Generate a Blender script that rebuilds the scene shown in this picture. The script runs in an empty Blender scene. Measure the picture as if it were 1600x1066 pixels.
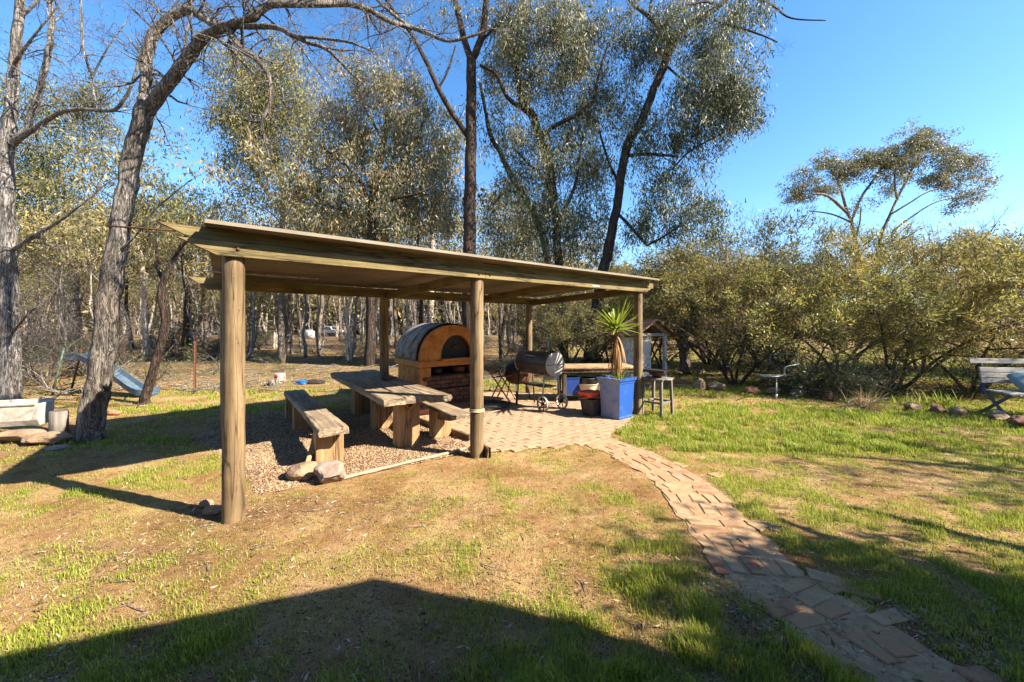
import bpy, math, random
import numpy as np
from mathutils import Vector, Matrix, noise as mnoise

# ------------------------------------------------------------------ camera, sky, sun, exposure
FL, HZ, CH = 622.0, 508.0, 1.6            # focal length and horizon of the 1600 px photograph, eye height
sc = bpy.context.scene
COL = sc.collection
cam_d = bpy.data.cameras.new("camera"); cam = bpy.data.objects.new("camera", cam_d); COL.objects.link(cam)
cam.location = (0, 0, CH); cam.rotation_euler = (math.radians(90), 0, 0)
cam_d.sensor_width = 36.0; cam_d.lens = 36.0 * FL / 1600.0
cam_d.shift_y = -(533.0 - HZ) / 1600.0
cam_d.clip_start = 0.05; cam_d.clip_end = 1500.0
sc.camera = cam

SUN_EL = math.radians(37.0)
SUN_DIR = Vector((0.948, -0.317, 0)).normalized() * math.cos(SUN_EL) + Vector((0, 0, math.sin(SUN_EL)))
world = bpy.data.worlds.new("World"); sc.world = world; world.use_nodes = True
wn = world.node_tree.nodes; wl = world.node_tree.links
bg = wn["Background"]; sky = wn.new("ShaderNodeTexSky"); sky.sky_type = 'NISHITA'; sky.sun_disc = False
sky.sun_elevation = SUN_EL; sky.sun_rotation = math.atan2(SUN_DIR.x, SUN_DIR.y)
sky.air_density = 1.0; sky.dust_density = 0.3; sky.ozone_density = 3.0; sky.altitude = 0
hsv = wn.new("ShaderNodeHueSaturation"); hsv.inputs["Saturation"].default_value = 1.22
wl.new(sky.outputs[0], hsv.inputs["Color"]); wl.new(hsv.outputs[0], bg.inputs[0]); bg.inputs[1].default_value = 0.086
sun_d = bpy.data.lights.new("sun", 'SUN'); sun_d.energy = 5.0; sun_d.angle = math.radians(0.5); sun_d.color = (1.0, 0.9, 0.76)
sun = bpy.data.objects.new("sun", sun_d); COL.objects.link(sun)
sun.rotation_euler = SUN_DIR.to_track_quat('Z', 'Y').to_euler()
sc.view_settings.view_transform = 'Standard'; sc.view_settings.look = 'None'
sc.view_settings.exposure = 1.92; sc.view_settings.gamma = 1.0

# ------------------------------------------------------------------ helpers
rnd = random.Random(7)
def W(px, py, d): return Vector(((px - 800) / FL * d, d, CH - (py - HZ) / FL * d))
def G(px, py, z=0.0):
    d = (CH - z) * FL / (py - HZ); return Vector(((px - 800) / FL * d, d, z))
U = Vector((0.768, 0.640, 0)); N = Vector((-0.640, 0.768, 0)); Z = Vector((0, 0, 1))
UANG = math.atan2(U.y, U.x)

def tag(o, label=None, cat=None, group=None, kind=None):
    if label: o["label"] = label
    if cat: o["category"] = cat
    if group: o["group"] = group
    if kind: o["kind"] = kind
    return o
def thing(name, label, cat, loc=(0, 0, 0), group=None):
    o = bpy.data.objects.new(name, None); COL.objects.link(o); o.location = loc
    o.empty_display_size = 0.1
    return tag(o, label, cat, group)
def link_mesh(name, me, mat, parent=None):
    o = bpy.data.objects.new(name, me); COL.objects.link(o)
    if mat: me.materials.append(mat)
    if parent: o.parent = parent
    return o
def np_mesh(name, verts, faces, mat, parent=None, smooth=False, off=None):
    """verts (n,3) array, faces (m,k) array"""
    verts = np.asarray(verts, dtype=np.float32)
    if off is not None: verts = verts - np.array(off, dtype=np.float32)
    faces = np.asarray(faces, dtype=np.int32)
    me = bpy.data.meshes.new(name); m, k = faces.shape
    me.vertices.add(len(verts)); me.vertices.foreach_set("co", verts.ravel())
    me.loops.add(m * k); me.loops.foreach_set("vertex_index", faces.ravel())
    me.polygons.add(m); me.polygons.foreach_set("loop_start", np.arange(0, m * k, k, dtype=np.int32))
    if smooth: me.polygons.foreach_set("use_smooth", np.ones(m, dtype=bool))
    me.update(calc_edges=True)
    return link_mesh(name, me, mat, parent)

class MB:
    def __init__(s): s.v = []; s.f = []; s.sm = []
    def add(s, vs, fs, smooth=False):
        b = len(s.v); s.v += [Vector(v) for v in vs]; s.f += [tuple(i + b for i in f) for f in fs]; s.sm += [smooth] * len(fs); return s
    def box(s, c, sx, sy, sz, ax=None, ay=None, az=None):
        ax = Vector(ax or (1, 0, 0)).normalized(); ay = Vector(ay or (0, 1, 0)).normalized(); az = Vector(az or (0, 0, 1)).normalized(); c = Vector(c)
        vs = [c + ax * (i * sx / 2) + ay * (j * sy / 2) + az * (k * sz / 2) for i in (-1, 1) for j in (-1, 1) for k in (-1, 1)]
        fs = [(0, 1, 3, 2), (4, 6, 7, 5), (0, 4, 5, 1), (2, 3, 7, 6), (0, 2, 6, 4), (1, 5, 7, 3)]
        return s.add(vs, fs)
    def beam(s, p0, p1, w, h, up=(0, 0, 1)):
        p0 = Vector(p0); p1 = Vector(p1); d = (p1 - p0); L = d.length; d.normalize()
        side = Vector(up).cross(d).normalized(); u2 = d.cross(side).normalized()
        return s.box((p0 + p1) / 2, L, w, h, d, side, u2)
    def tube(s, pts, rad, sides=8, jit=0.0, cap=True, flute=0.0, rg=None, squash=1.0):
        pts = [Vector(p) for p in pts]; n = len(pts)
        if not hasattr(rad, '__len__'): rad = [rad] * n
        r_ = rg or rnd; vs = []; fs = []; ref = None
        ph = [r_.uniform(0, 6.28) for _ in range(3)]
        for i in range(n):
            t = (pts[min(i + 1, n - 1)] - pts[max(i - 1, 0)]).normalized()
            if ref is None: ref = Vector((1, 0, 0)) if abs(t.x) < 0.8 else Vector((0, 1, 0))
            a = (ref - t * ref.dot(t)).normalized(); b = t.cross(a); ref = a
            for k in range(sides):
                th = 2 * math.pi * k / sides
                rr = rad[i] * (1 + (r_.uniform(-jit, jit) if jit else 0))
                if flute: rr *= 1 + flute * (math.sin(3 * th + ph[0] + i * .25) + math.sin(5 * th + ph[1] - i * .2) * .7 + math.sin(9 * th + ph[2]) * .4)
                vs.append(pts[i] + (a * math.cos(th) + b * math.sin(th) * squash) * rr)
        for i in range(n - 1):
            for k in range(sides):
                k2 = (k + 1) % sides
                fs.append((i * sides + k, i * sides + k2, (i + 1) * sides + k2, (i + 1) * sides + k))
        s.add(vs, fs, True)
        if cap:
            b = len(s.v) - n * sides
            s.f.append(tuple(b + k for k in range(sides))[::-1]); s.sm.append(False)
            s.f.append(tuple(b + (n - 1) * sides + k for k in range(sides))); s.sm.append(False)
        return s
    def lathe(s, c, prof, sides=20, axis=(0, 0, 1), a0=0, a1=2 * math.pi, smooth=True):
        c = Vector(c); az = Vector(axis).normalized(); ref = Vector((1, 0, 0)) if abs(az.x) < .8 else Vector((0, 1, 0))
        a = (ref - az * ref.dot(az)).normalized(); b = az.cross(a); full = abs(a1 - a0 - 2 * math.pi) < 1e-6
        m = sides if full else sides + 1; vs = []; fs = []
        for r, h in prof:
            for k in range(m):
                th = a0 + (a1 - a0) * k / sides
                vs.append(c + az * h + (a * math.cos(th) + b * math.sin(th)) * r)
        for i in range(len(prof) - 1):
            for k in range(sides):
                k2 = (k + 1) % m
                fs.append((i * m + k, i * m + k2, (i + 1) * m + k2, (i + 1) * m + k))
        return s.add(vs, fs, smooth)
    def prism(s, poly, ext):
        """poly: list of points (planar), ext: extrusion vector"""
        poly = [Vector(p) for p in poly]; ext = Vector(ext); n = len(poly)
        vs = poly + [p + ext for p in poly]
        fs = [tuple(range(n))[::-1], tuple(range(n, 2 * n))] + [(i, (i + 1) % n, n + (i + 1) % n, n + i) for i in range(n)]
        return s.add(vs, fs)
    def plank(s, p0, p1, w, h, seg=16, jit=0.006, rg=None, endjit=0.03):
        """rough-sawn slab with wandering edges"""
        r_ = rg or rnd; p0 = Vector(p0); p1 = Vector(p1); d = (p1 - p0); L = d.length; d.normalize()
        side = Vector((0, 0, 1)).cross(d).normalized(); up = d.cross(side)
        prof = [(-.5, -.5), (-.17, -.5), (.17, -.5), (.5, -.5), (.52, 0), (.5, .42), (.44, .5), (.15, .5), (-.15, .5), (-.44, .5), (-.5, .42), (-.52, 0)]
        m = len(prof); vs = []; o1 = r_.uniform(0, 9); o2 = r_.uniform(0, 9)
        for i in range(seg + 1):
            t = i / seg
            wl_ = 1 + .06 * math.sin(o1 + t * 5) + r_.uniform(-.02, .02)
            for k, (a, b) in enumerate(prof):
                e = r_.uniform(-endjit, endjit) if i in (0, seg) else 0
                vs.append(p0 + d * (L * t + e) + side * (a * w * wl_ + r_.uniform(-jit, jit)) + up * (b * h + r_.uniform(-jit, jit) * .5))
        fs = []
        for i in range(seg):
            for k in range(m):
                k2 = (k + 1) % m; fs.append((i * m + k, (i + 1) * m + k, (i + 1) * m + k2, i * m + k2))
        fs.append(tuple(range(m))); fs.append(tuple(seg * m + k for k in range(m))[::-1])
        return s.add(vs, fs)
    def rock(s, c, sx, sy, sz, rg=None, sub=2, rough=.18, rotz=0.0, facet=True):
        import bmesh
        r_ = rg or rnd; bm = bmesh.new(); bmesh.ops.create_icosphere(bm, subdivisions=sub, radius=1.0)
        seed = Vector((r_.uniform(-50, 50), r_.uniform(-50, 50), r_.uniform(-50, 50)))
        cuts = [(Vector((r_.gauss(0, 1), r_.gauss(0, 1), r_.gauss(0, .8))).normalized(), r_.uniform(.55, .85)) for _ in range(7)]
        R = Matrix.Rotation(rotz, 3, 'Z'); vs = []
        for v in bm.verts:
            p = v.co.copy()
            for nn, dd in cuts:
                q = p.dot(nn)
                if q > dd: p -= nn * (q - dd) * .92
            p *= 1 + rough * mnoise.noise(p * 1.7 + seed) + rough * .35 * mnoise.noise(p * 5 + seed)
            vs.append(Vector(c) + R @ Vector((p.x * sx, p.y * sy, p.z * sz)))
        fs = [tuple(v.index for v in f.verts) for f in bm.faces]; bm.free()
        return s.add(vs, fs, not facet)
    def build(s, name, mat, parent=None, bevel=0.0, flip=False):
        off = parent_off(parent); me = bpy.data.meshes.new(name)
        me.from_pydata([tuple(v - off) for v in s.v], [], s.f)
        me.polygons.foreach_set("use_smooth", s.sm); me.update()
        o = link_mesh(name, me, mat, parent)
        if bevel:
            b = o.modifiers.new("bevel", 'BEVEL'); b.width = bevel; b.segments = 2; b.limit_method = 'ANGLE'
        return o
def parent_off(p):
    off = Vector((0, 0, 0))
    while p is not None: off = off + Vector(p.location); p = p.parent
    return off
def smooth_pts(pts, k=4):
    """Catmull-Rom through pts"""
    pts = [Vector(p) for p in pts]; out = []
    for i in range(len(pts) - 1):
        p0 = pts[max(i - 1, 0)]; p1 = pts[i]; p2 = pts[i + 1]; p3 = pts[min(i + 2, len(pts) - 1)]
        for j in range(k):
            t = j / k
            out.append(0.5 * ((2 * p1) + (p2 - p0) * t + (2 * p0 - 5 * p1 + 4 * p2 - p3) * t * t + (3 * p1 - p0 - 3 * p2 + p3) * t ** 3))
    out.append(pts[-1]); return out

# ------------------------------------------------------------------ materials
def newmat(name):
    m = bpy.data.materials.new(name); m.use_nodes = True; nt = m.node_tree
    return m, nt, nt.nodes["Principled BSDF"]
def ramp(nt, fac, stops):
    r = nt.nodes.new("ShaderNodeValToRGB"); el = r.color_ramp.elements
    while len(el) < len(stops): el.new(0.5)
    for e, (p, c) in zip(el, stops): e.position = p; e.color = (*c, 1) if len(c) == 3 else c
    nt.links.new(fac, r.inputs[0]); return r.outputs[0]
def noise_n(nt, vec, scale, detail=6, rough=.6, dist=0):
    n = nt.nodes.new("ShaderNodeTexNoise"); n.inputs["Scale"].default_value = scale; n.inputs["Detail"].default_value = detail
    n.inputs["Roughness"].default_value = rough; n.inputs["Distortion"].default_value = dist
    if vec is not None: nt.links.new(vec, n.inputs["Vector"])
    return n.outputs["Fac"]
def mapping(nt, scale=(1, 1, 1), rot=(0, 0, 0), coord="Object"):
    t = nt.nodes.new("ShaderNodeTexCoord"); mp = nt.nodes.new("ShaderNodeMapping")
    nt.links.new(t.outputs[coord], mp.inputs[0]); mp.inputs["Scale"].default_value = scale; mp.inputs["Rotation"].default_value = rot
    return mp.outputs[0]
def mixc(nt, fac, a, b, mode='MIX'):
    m = nt.nodes.new("ShaderNodeMix"); m.data_type = 'RGBA'; m.blend_type = mode
    for i, x in ((0, fac), (6, a), (7, b)):
        if isinstance(x, (int, float)): m.inputs[i].default_value = x
        elif isinstance(x, tuple): m.inputs[i].default_value = (*x, 1) if len(x) == 3 else x
        else: nt.links.new(x, m.inputs[i])
    return m.outputs[2]
def math_n(nt, op, a, b=0.0, clamp=False):
    m = nt.nodes.new("ShaderNodeMath"); m.operation = op; m.use_clamp = clamp
    for i, x in ((0, a), (1, b)):
        if isinstance(x, (int, float)): m.inputs[i].default_value = x
        else: nt.links.new(x, m.inputs[i])
    return m.outputs[0]
def bump(nt, bs, h, strength=.5, dist=.01):
    b = nt.nodes.new("ShaderNodeBump"); b.inputs["Strength"].default_value = strength; b.inputs["Distance"].default_value = dist
    nt.links.new(h, b.inputs["Height"]); nt.links.new(b.outputs[0], bs.inputs["Normal"])
def wood(name, dark, light, ang=0.0, axis='x', cracks=.6, sc_=1.0, rough=.8, blot=None):
    """weathered timber: grain along the x axis after turning by ang (radians), or along z"""
    m, nt, bs = newmat(name)
    if axis == 'z': v = mapping(nt, (9 * sc_, 9 * sc_, .55 * sc_))
    else:
        t = nt.nodes.new("ShaderNodeTexCoord"); r = nt.nodes.new("ShaderNodeVectorRotate"); r.inputs["Angle"].default_value = -ang
        nt.links.new(t.outputs["Object"], r.inputs[0]); mp = nt.nodes.new("ShaderNodeMapping"); nt.links.new(r.outputs[0], mp.inputs[0])
        mp.inputs["Scale"].default_value = (.55 * sc_, 9 * sc_, 9 * sc_); v = mp.outputs[0]
    g = noise_n(nt, v, 2.2, 8, .65, .6); g2 = noise_n(nt, v, 7.0, 5, .7, 1.2); big = noise_n(nt, mapping(nt), 2.3, 4)
    c = ramp(nt, g, [(.28, dark), (.5, tuple((a + b) / 2 for a, b in zip(dark, light))), (.7, light)])
    c = mixc(nt, ramp(nt, big, [(.35, (0, 0, 0)), (.7, (.5, .5, .5))]), c, blot or tuple(x * .55 for x in dark))
    crack = ramp(nt, g2, [(.30, (0, 0, 0)), (.38, (1, 1, 1))])
    ck = ramp(nt, math_n(nt, 'ABSOLUTE', math_n(nt, 'SUBTRACT', noise_n(nt, v, 1.1, 3, .5, .3), .5)), [(.0, (.15, .13, .12)), (.012, (.8, .8, .8)), (.03, (1, 1, 1))])
    c2 = mixc(nt, 1.0, c, mixc(nt, 1 - cracks, crack, (1, 1, 1)), 'MULTIPLY'); c2 = mixc(nt, .9, c2, ck, 'MULTIPLY')
    nt.links.new(c2, bs.inputs["Base Color"]); bs.inputs["Roughness"].default_value = rough
    bs.inputs["Specular IOR Level"].default_value = .25
    h = math_n(nt, 'ADD', math_n(nt, 'MULTIPLY', g, .6), math_n(nt, 'MULTIPLY', crack, .5))
    bump(nt, bs, h, .8, .008)
    return m
def blotchy(name, stops, scale=6, rough=.8, bmp=.4, bd=.01, metal=0.0, fine=60, spec=.3):
    m, nt, bs = newmat(name); v = mapping(nt)
    a = noise_n(nt, v, scale, 8, .65); b = noise_n(nt, v, fine, 4, .6)
    f = math_n(nt, 'ADD', math_n(nt, 'MULTIPLY', a, .75), math_n(nt, 'MULTIPLY', b, .25))
    nt.links.new(ramp(nt, f, stops), bs.inputs["Base Color"]); bs.inputs["Roughness"].default_value = rough
    bs.inputs["Metallic"].default_value = metal; bs.inputs["Specular IOR Level"].default_value = spec
    bump(nt, bs, f, bmp, bd); return m
def bark(name, dark, light, warm=None, sc_=1.0, bmp=1.0):
    m, nt, bs = newmat(name); v = mapping(nt, (7 * sc_, 7 * sc_, .9 * sc_)); v2 = mapping(nt, (24 * sc_, 24 * sc_, 3.6 * sc_))
    a = noise_n(nt, v, 2.2, 8, .75, .9); b = noise_n(nt, v2, 1.5, 7, .75, 1.4); big = noise_n(nt, mapping(nt), 1.3, 4)
    rd = noise_n(nt, mapping(nt, (13 * sc_, 13 * sc_, 1.5 * sc_)), 1.6, 6, .6, 1.0)
    fur = ramp(nt, math_n(nt, 'ABSOLUTE', math_n(nt, 'SUBTRACT', rd, .5)), [(.0, (.12, .12, .12)), (.035, (.75, .75, .75)), (.07, (1, 1, 1))])
    f = math_n(nt, 'ADD', math_n(nt, 'MULTIPLY', a, .5), math_n(nt, 'MULTIPLY', b, .5))
    mid = tuple((x * .45 + y * .55) for x, y in zip(dark, light))
    c = ramp(nt, f, [(.40, dark), (.47, mid), (.56, light)])
    c = mixc(nt, ramp(nt, big, [(.42, (0, 0, 0)), (.62, (.7, .7, .7))]), c, mixc(nt, f, dark, warm or light))
    c = mixc(nt, .85, c, fur, 'MULTIPLY')
    nt.links.new(c, bs.inputs["Base Color"]); bs.inputs["Roughness"].default_value = .9; bs.inputs["Specular IOR Level"].default_value = .15
    bump(nt, bs, math_n(nt, 'ADD', f, math_n(nt, 'MULTIPLY', fur, .45)), bmp, .09); return m
def leafmat(name, cols, trans=.35, clump=.8, rough=.5, ovar=.28):
    """per-leaf colour (random per island) with larger clump variation"""
    m, nt, bs = newmat(name); geo = nt.nodes.new("ShaderNodeNewGeometry")
    n = noise_n(nt, mapping(nt), clump, 3); r = geo.outputs["Random Per Island"]
    oi = nt.nodes.new("ShaderNodeObjectInfo")
    f = math_n(nt, 'ADD', math_n(nt, 'ADD', math_n(nt, 'MULTIPLY', r, .5), math_n(nt, 'MULTIPLY', n, .5)), math_n(nt, 'MULTIPLY', math_n(nt, 'SUBTRACT', oi.outputs['Random'], .5), ovar))
    k = len(cols); c = ramp(nt, f, [(.22 + .6 * i / (k - 1), cols[i]) for i in range(k)])
    nt.links.new(c, bs.inputs["Base Color"]); bs.inputs["Roughness"].default_value = rough; bs.inputs["Specular IOR Level"].default_value = .35
    tr = nt.nodes.new("ShaderNodeBsdfTranslucent"); nt.links.new(c, tr.inputs[0])
    mx = nt.nodes.new("ShaderNodeMixShader"); mx.inputs[0].default_value = trans
    nt.links.new(bs.outputs[0], mx.inputs[1]); nt.links.new(tr.outputs[0], mx.inputs[2])
    nt.links.new(mx.outputs[0], nt.nodes["Material Output"].inputs[0]); return m
def paint(name, col, rough=.5, worn=None, scale=8, lo=.55, hi=.7, metal=0.0, bmp=.15):
    m, nt, bs = newmat(name); a = noise_n(nt, mapping(nt), scale, 8, .7)
    c = mixc(nt, ramp(nt, a, [(lo, (0, 0, 0)), (hi, (1, 1, 1))]), tuple(col), tuple(worn or [x * .6 for x in col]))
    nt.links.new(c, bs.inputs["Base Color"]); bs.inputs["Roughness"].default_value = rough; bs.inputs["Metallic"].default_value = metal
    bump(nt, bs, a, bmp, .004); return m

M = {}
M['beam'] = wood('green treated pine', (.09, .065, .02), (.26, .20, .085), UANG, cracks=.6)
M['beam_n'] = wood('green treated pine across', (.10, .075, .028), (.22, .17, .075), math.atan2(.8, -.6), cracks=.45)
M['post'] = wood('round pine post', (.085, .05, .022), (.29, .205, .105), axis='z', cracks=.9, sc_=.8)
M['table'] = wood('grey weathered slab', (.11, .075, .045), (.40, .31, .205), math.atan2(.8, -.6), cracks=.9, sc_=.8)
M['tleg'] = wood('warm redgum post', (.20, .10, .04), (.50, .32, .16), axis='z', cracks=.5, sc_=.6)
M['edging'] = wood('dark timber edging', (.10, .055, .03), (.30, .19, .11), math.atan2(.8, -.6), cracks=.7)
M['grey_wood'] = wood('silvered timber', (.28, .23, .18), (.58, .52, .44), 0, cracks=.6)
M['work_top'] = wood('worn workbench top', (.20, .12, .06), (.50, .34, .19), UANG, cracks=.5)
M['dark_wood'] = wood('dark timber', (.05, .035, .02), (.17, .12, .075), axis='z', cracks=.6)
M['stool'] = wood('old grey stool timber', (.09, .075, .06), (.26, .23, .19), axis='z', cracks=.6)
M['zinc'] = blotchy('corrugated zinc', [(.3, (.10, .075, .052)), (.55, (.17, .135, .10)), (.75, (.25, .205, .155))], 1.6, .55, .1, .002, metal=.35)
M['capping'] = blotchy('cream roof capping', [(.3, (.13, .105, .07)), (.7, (.22, .18, .125))], 3, .5, .1, .002)
M['cover'] = blotchy('grey oven sheet', [(.34, (.09, .065, .045)), (.48, (.19, .16, .13)), (.66, (.32, .285, .24))], 7, .95, .5, .006, spec=.1)
M['clay'] = blotchy('ochre clay render', [(.32, (.17, .06, .02)), (.48, (.44, .17, .045)), (.68, (.54, .26, .09))], 7, .9, .9, .02)
M['soot'] = blotchy('sooty iron', [(.3, (.012, .010, .009)), (.6, (.035, .026, .02)), (.75, (.10, .05, .025))], 9, .75, .5, .008)
M['black_iron'] = blotchy('black iron', [(.3, (.02, .018, .017)), (.6, (.045, .038, .034)), (.8, (.13, .08, .05))], 14, .5, .2, .003, metal=.4)
M['barrel'] = blotchy('dusty brown smoker drum', [(.3, (.04, .032, .026)), (.5, (.07, .056, .046)), (.75, (.13, .10, .08))], 6, .5, .15, .003, metal=.25)
M['drum_end'] = blotchy('grey smoker drum end', [(.3, (.24, .225, .205)), (.7, (.36, .34, .31))], 5, .45, .1, .002, metal=.2)
M['rust'] = blotchy('rust', [(.3, (.04, .018, .01)), (.6, (.13, .055, .025)), (.8, (.22, .11, .05))], 20, .85, .4, .004)
M['rock'] = blotchy('brown sandstone', [(.28, (.13, .085, .05)), (.5, (.30, .20, .12)), (.72, (.44, .33, .22))], 5, .9, 1.0, .03)
M['rock_grey'] = blotchy('purple grey stone', [(.28, (.10, .075, .06)), (.5, (.22, .165, .13)), (.72, (.36, .28, .22))], 6, .9, 1.0, .02)
M['brick'] = blotchy('orange brick', [(.3, (.26, .09, .045)), (.55, (.42, .17, .09)), (.75, (.50, .25, .15))], 12, .9, .6, .008)
M['conc'] = blotchy('old concrete', [(.3, (.22, .20, .165)), (.52, (.40, .37, .31)), (.74, (.52, .49, .42))], 7, .9, .6, .01)
M['blue'] = paint('blue glazed planter', (.006, .06, .27), .5, (.05, .11, .26), 7)
M['blue_grey'] = paint('grey blue planter face', (.22, .25, .37), .8, (.06, .13, .33), 6, .5, .72)  # paler, greyer blue for one face of the planter
M['tub_black'] = paint('black plastic tub', (.03, .028, .027), .6, (.07, .06, .05))
M['red_plastic'] = paint('red plastic', (.62, .06, .025), .45, (.5, .09, .05))
M['blue_plastic'] = paint('blue plastic', (.008, .04, .20), .5, (.02, .06, .2))
M['cream'] = paint('cream enamel', (.55, .46, .33), .5, (.36, .27, .17), 10)
M['pot_rust'] = paint('brown iron pot', (.13, .06, .03), .7, (.22, .11, .06), 10)
M['white_paint'] = paint('flaking white paint', (.52, .50, .48), .7, (.24, .20, .17), 9, .5, .6, bmp=.4)
M['pale_metal'] = paint('pale painted steel', (.20, .23, .215), .5, (.14, .15, .14), 14)
M['slide'] = paint('pale blue fibreglass', (.06, .10, .14), .55, (.11, .14, .16), 6, .45, .6)
M['green_metal'] = paint('green painted steel', (.06, .10, .07), .6, (.20, .17, .10), 10)
M['bench_steel'] = paint('blue grey steel', (.06, .085, .11), .5, (.10, .10, .10), 10)
M['cloth'] = paint('blue grey cloth', (.13, .20, .22), .9, (.09, .14, .16), 14)
M['white_car'] = paint('white car paint', (.50, .51, .52), .25, (.6, .6, .6), 4)
M['glass_dark'] = paint('dark car glass', (.02, .025, .03), .1, (.03, .03, .03))
M['tyre'] = paint('tyre rubber', (.02, .02, .02), .8, (.04, .035, .03))
M['tarp'] = paint('bright blue tarp', (.01, .11, .42), .5, (.02, .22, .62))
M['hose'] = paint('black hose', (.03, .035, .03), .5, (.06, .06, .05))
M['pale_rope'] = paint('pale rope', (.50, .42, .28), .9)
M['house_wall'] = blotchy('cream house brick', [(.3, (.30, .22, .15)), (.7, (.48, .38, .28))], 8, .9, .4)
M['house_roof'] = blotchy('grey house roof', [(.3, (.12, .12, .12)), (.7, (.2, .2, .2))], 4, .6, .2)
M['bark_grey'] = bark('deep grey furrowed bark', (.045, .036, .030), (.40, .355, .30), (.34, .25, .18))
M['bark_pale'] = bark('pale grey bark', (.07, .06, .052), (.46, .425, .385), (.38, .32, .27))
M['bark_dark'] = bark('dark brown ironbark', (.018, .014, .011), (.125, .092, .072), (.14, .08, .055))
M['bark_mid'] = bark('grey brown eucalypt bark', (.06, .045, .035), (.40, .33, .26), (.34, .23, .15))
M['bark_white'] = bark('smooth cream gum bark', (.20, .16, .12), (.56, .50, .42), (.38, .24, .14), bmp=.4)
M['twig'] = bark('grey twig', (.05, .04, .033), (.24, .20, .165))
M['twig_red'] = bark('grey brown shrub wood', (.05, .038, .03), (.27, .21, .17))
M['dead'] = bark('bleached dead wood', (.18, .15, .11), (.55, .48, .38))
M['leaf_euc'] = leafmat('grey green gum leaves', [(.028, .038, .018), (.08, .092, .044), (.15, .158, .08), (.27, .255, .14), (.33, .22, .11)], .3)
M['leaf_olive'] = leafmat('olive gum leaves', [(.04, .05, .018), (.11, .115, .038), (.20, .185, .062), (.31, .26, .095), (.38, .24, .10)], .35)
M['leaf_far'] = leafmat('distant gum leaves', [(.07, .07, .03), (.16, .145, .06), (.26, .225, .10), (.38, .29, .14)], .35)
M['leaf_wattle'] = leafmat('yellow green wattle leaves', [(.08, .08, .028), (.20, .175, .045), (.36, .29, .07), (.46, .36, .11), (.42, .28, .15)], .4)
M['leaf_shrub'] = leafmat('low shrub leaves', [(.04, .06, .018), (.10, .13, .035), (.20, .21, .05), (.30, .26, .07)], .4)
M['leaf_dark'] = leafmat('dark green shrub leaves', [(.02, .035, .015), (.04, .07, .028), (.08, .12, .05), (.14, .17, .09)], .3)
M['grass'] = leafmat('short green grass', [(.13, .18, .016), (.20, .27, .022), (.28, .34, .03), (.38, .38, .06), (.44, .36, .12)], .45, 1.5, .6)
M['straw'] = leafmat('dry straw grass', [(.22, .16, .07), (.36, .27, .13), (.50, .40, .21)], .35, 1.5, .7)
M['litter'] = leafmat('fallen dry leaves', [(.05, .03, .018), (.15, .09, .05), (.28, .18, .10), (.42, .32, .22), (.55, .47, .37)], .1, 2.0, .8)
M['yucca'] = leafmat('yucca blades', [(.07, .13, .015), (.17, .25, .025), (.28, .34, .04), (.38, .36, .08)], .35, 3, .4)
M['yucca_dead'] = leafmat('dead yucca leaves', [(.18, .08, .025), (.36, .19, .07), (.50, .32, .15)], .35, 6, .7)
# ------------------------------------------------------------------ value noise for the ground
_tab = np.random.RandomState(3).rand(256, 256)
def vnoise(x, y, s=1.0, o=0):
    x = np.asarray(x) * s + 37.3 + o * 17.1; y = np.asarray(y) * s + 91.7 + o * 5.3
    xi = np.floor(x).astype(int); yi = np.floor(y).astype(int); fx = x - xi; fy = y - yi
    fx = fx * fx * (3 - 2 * fx); fy = fy * fy * (3 - 2 * fy)
    a = _tab[xi % 256, yi % 256]; b = _tab[(xi + 1) % 256, yi % 256]; c = _tab[xi % 256, (yi + 1) % 256]; d = _tab[(xi + 1) % 256, (yi + 1) % 256]
    return (a * (1 - fx) + b * fx) * (1 - fy) + (c * (1 - fx) + d * fx) * fy
def fbm(x, y, s=1.0, o=0): return .5 * vnoise(x, y, s, o) + .28 * vnoise(x, y, s * 2.3, o + 1) + .22 * vnoise(x, y, s * 5.1, o + 2)

POSTS = {'A': Vector((-2.289, 3.274, 0)), 'B': Vector((-.431, 4.878, 0)), 'C': Vector((2.251, 7.109, 0)),
         'F': Vector((-3.90, 5.45, 0)), 'D': Vector((-2.24, 6.98, 0)), 'E': Vector((.395, 9.336, 0))}
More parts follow.
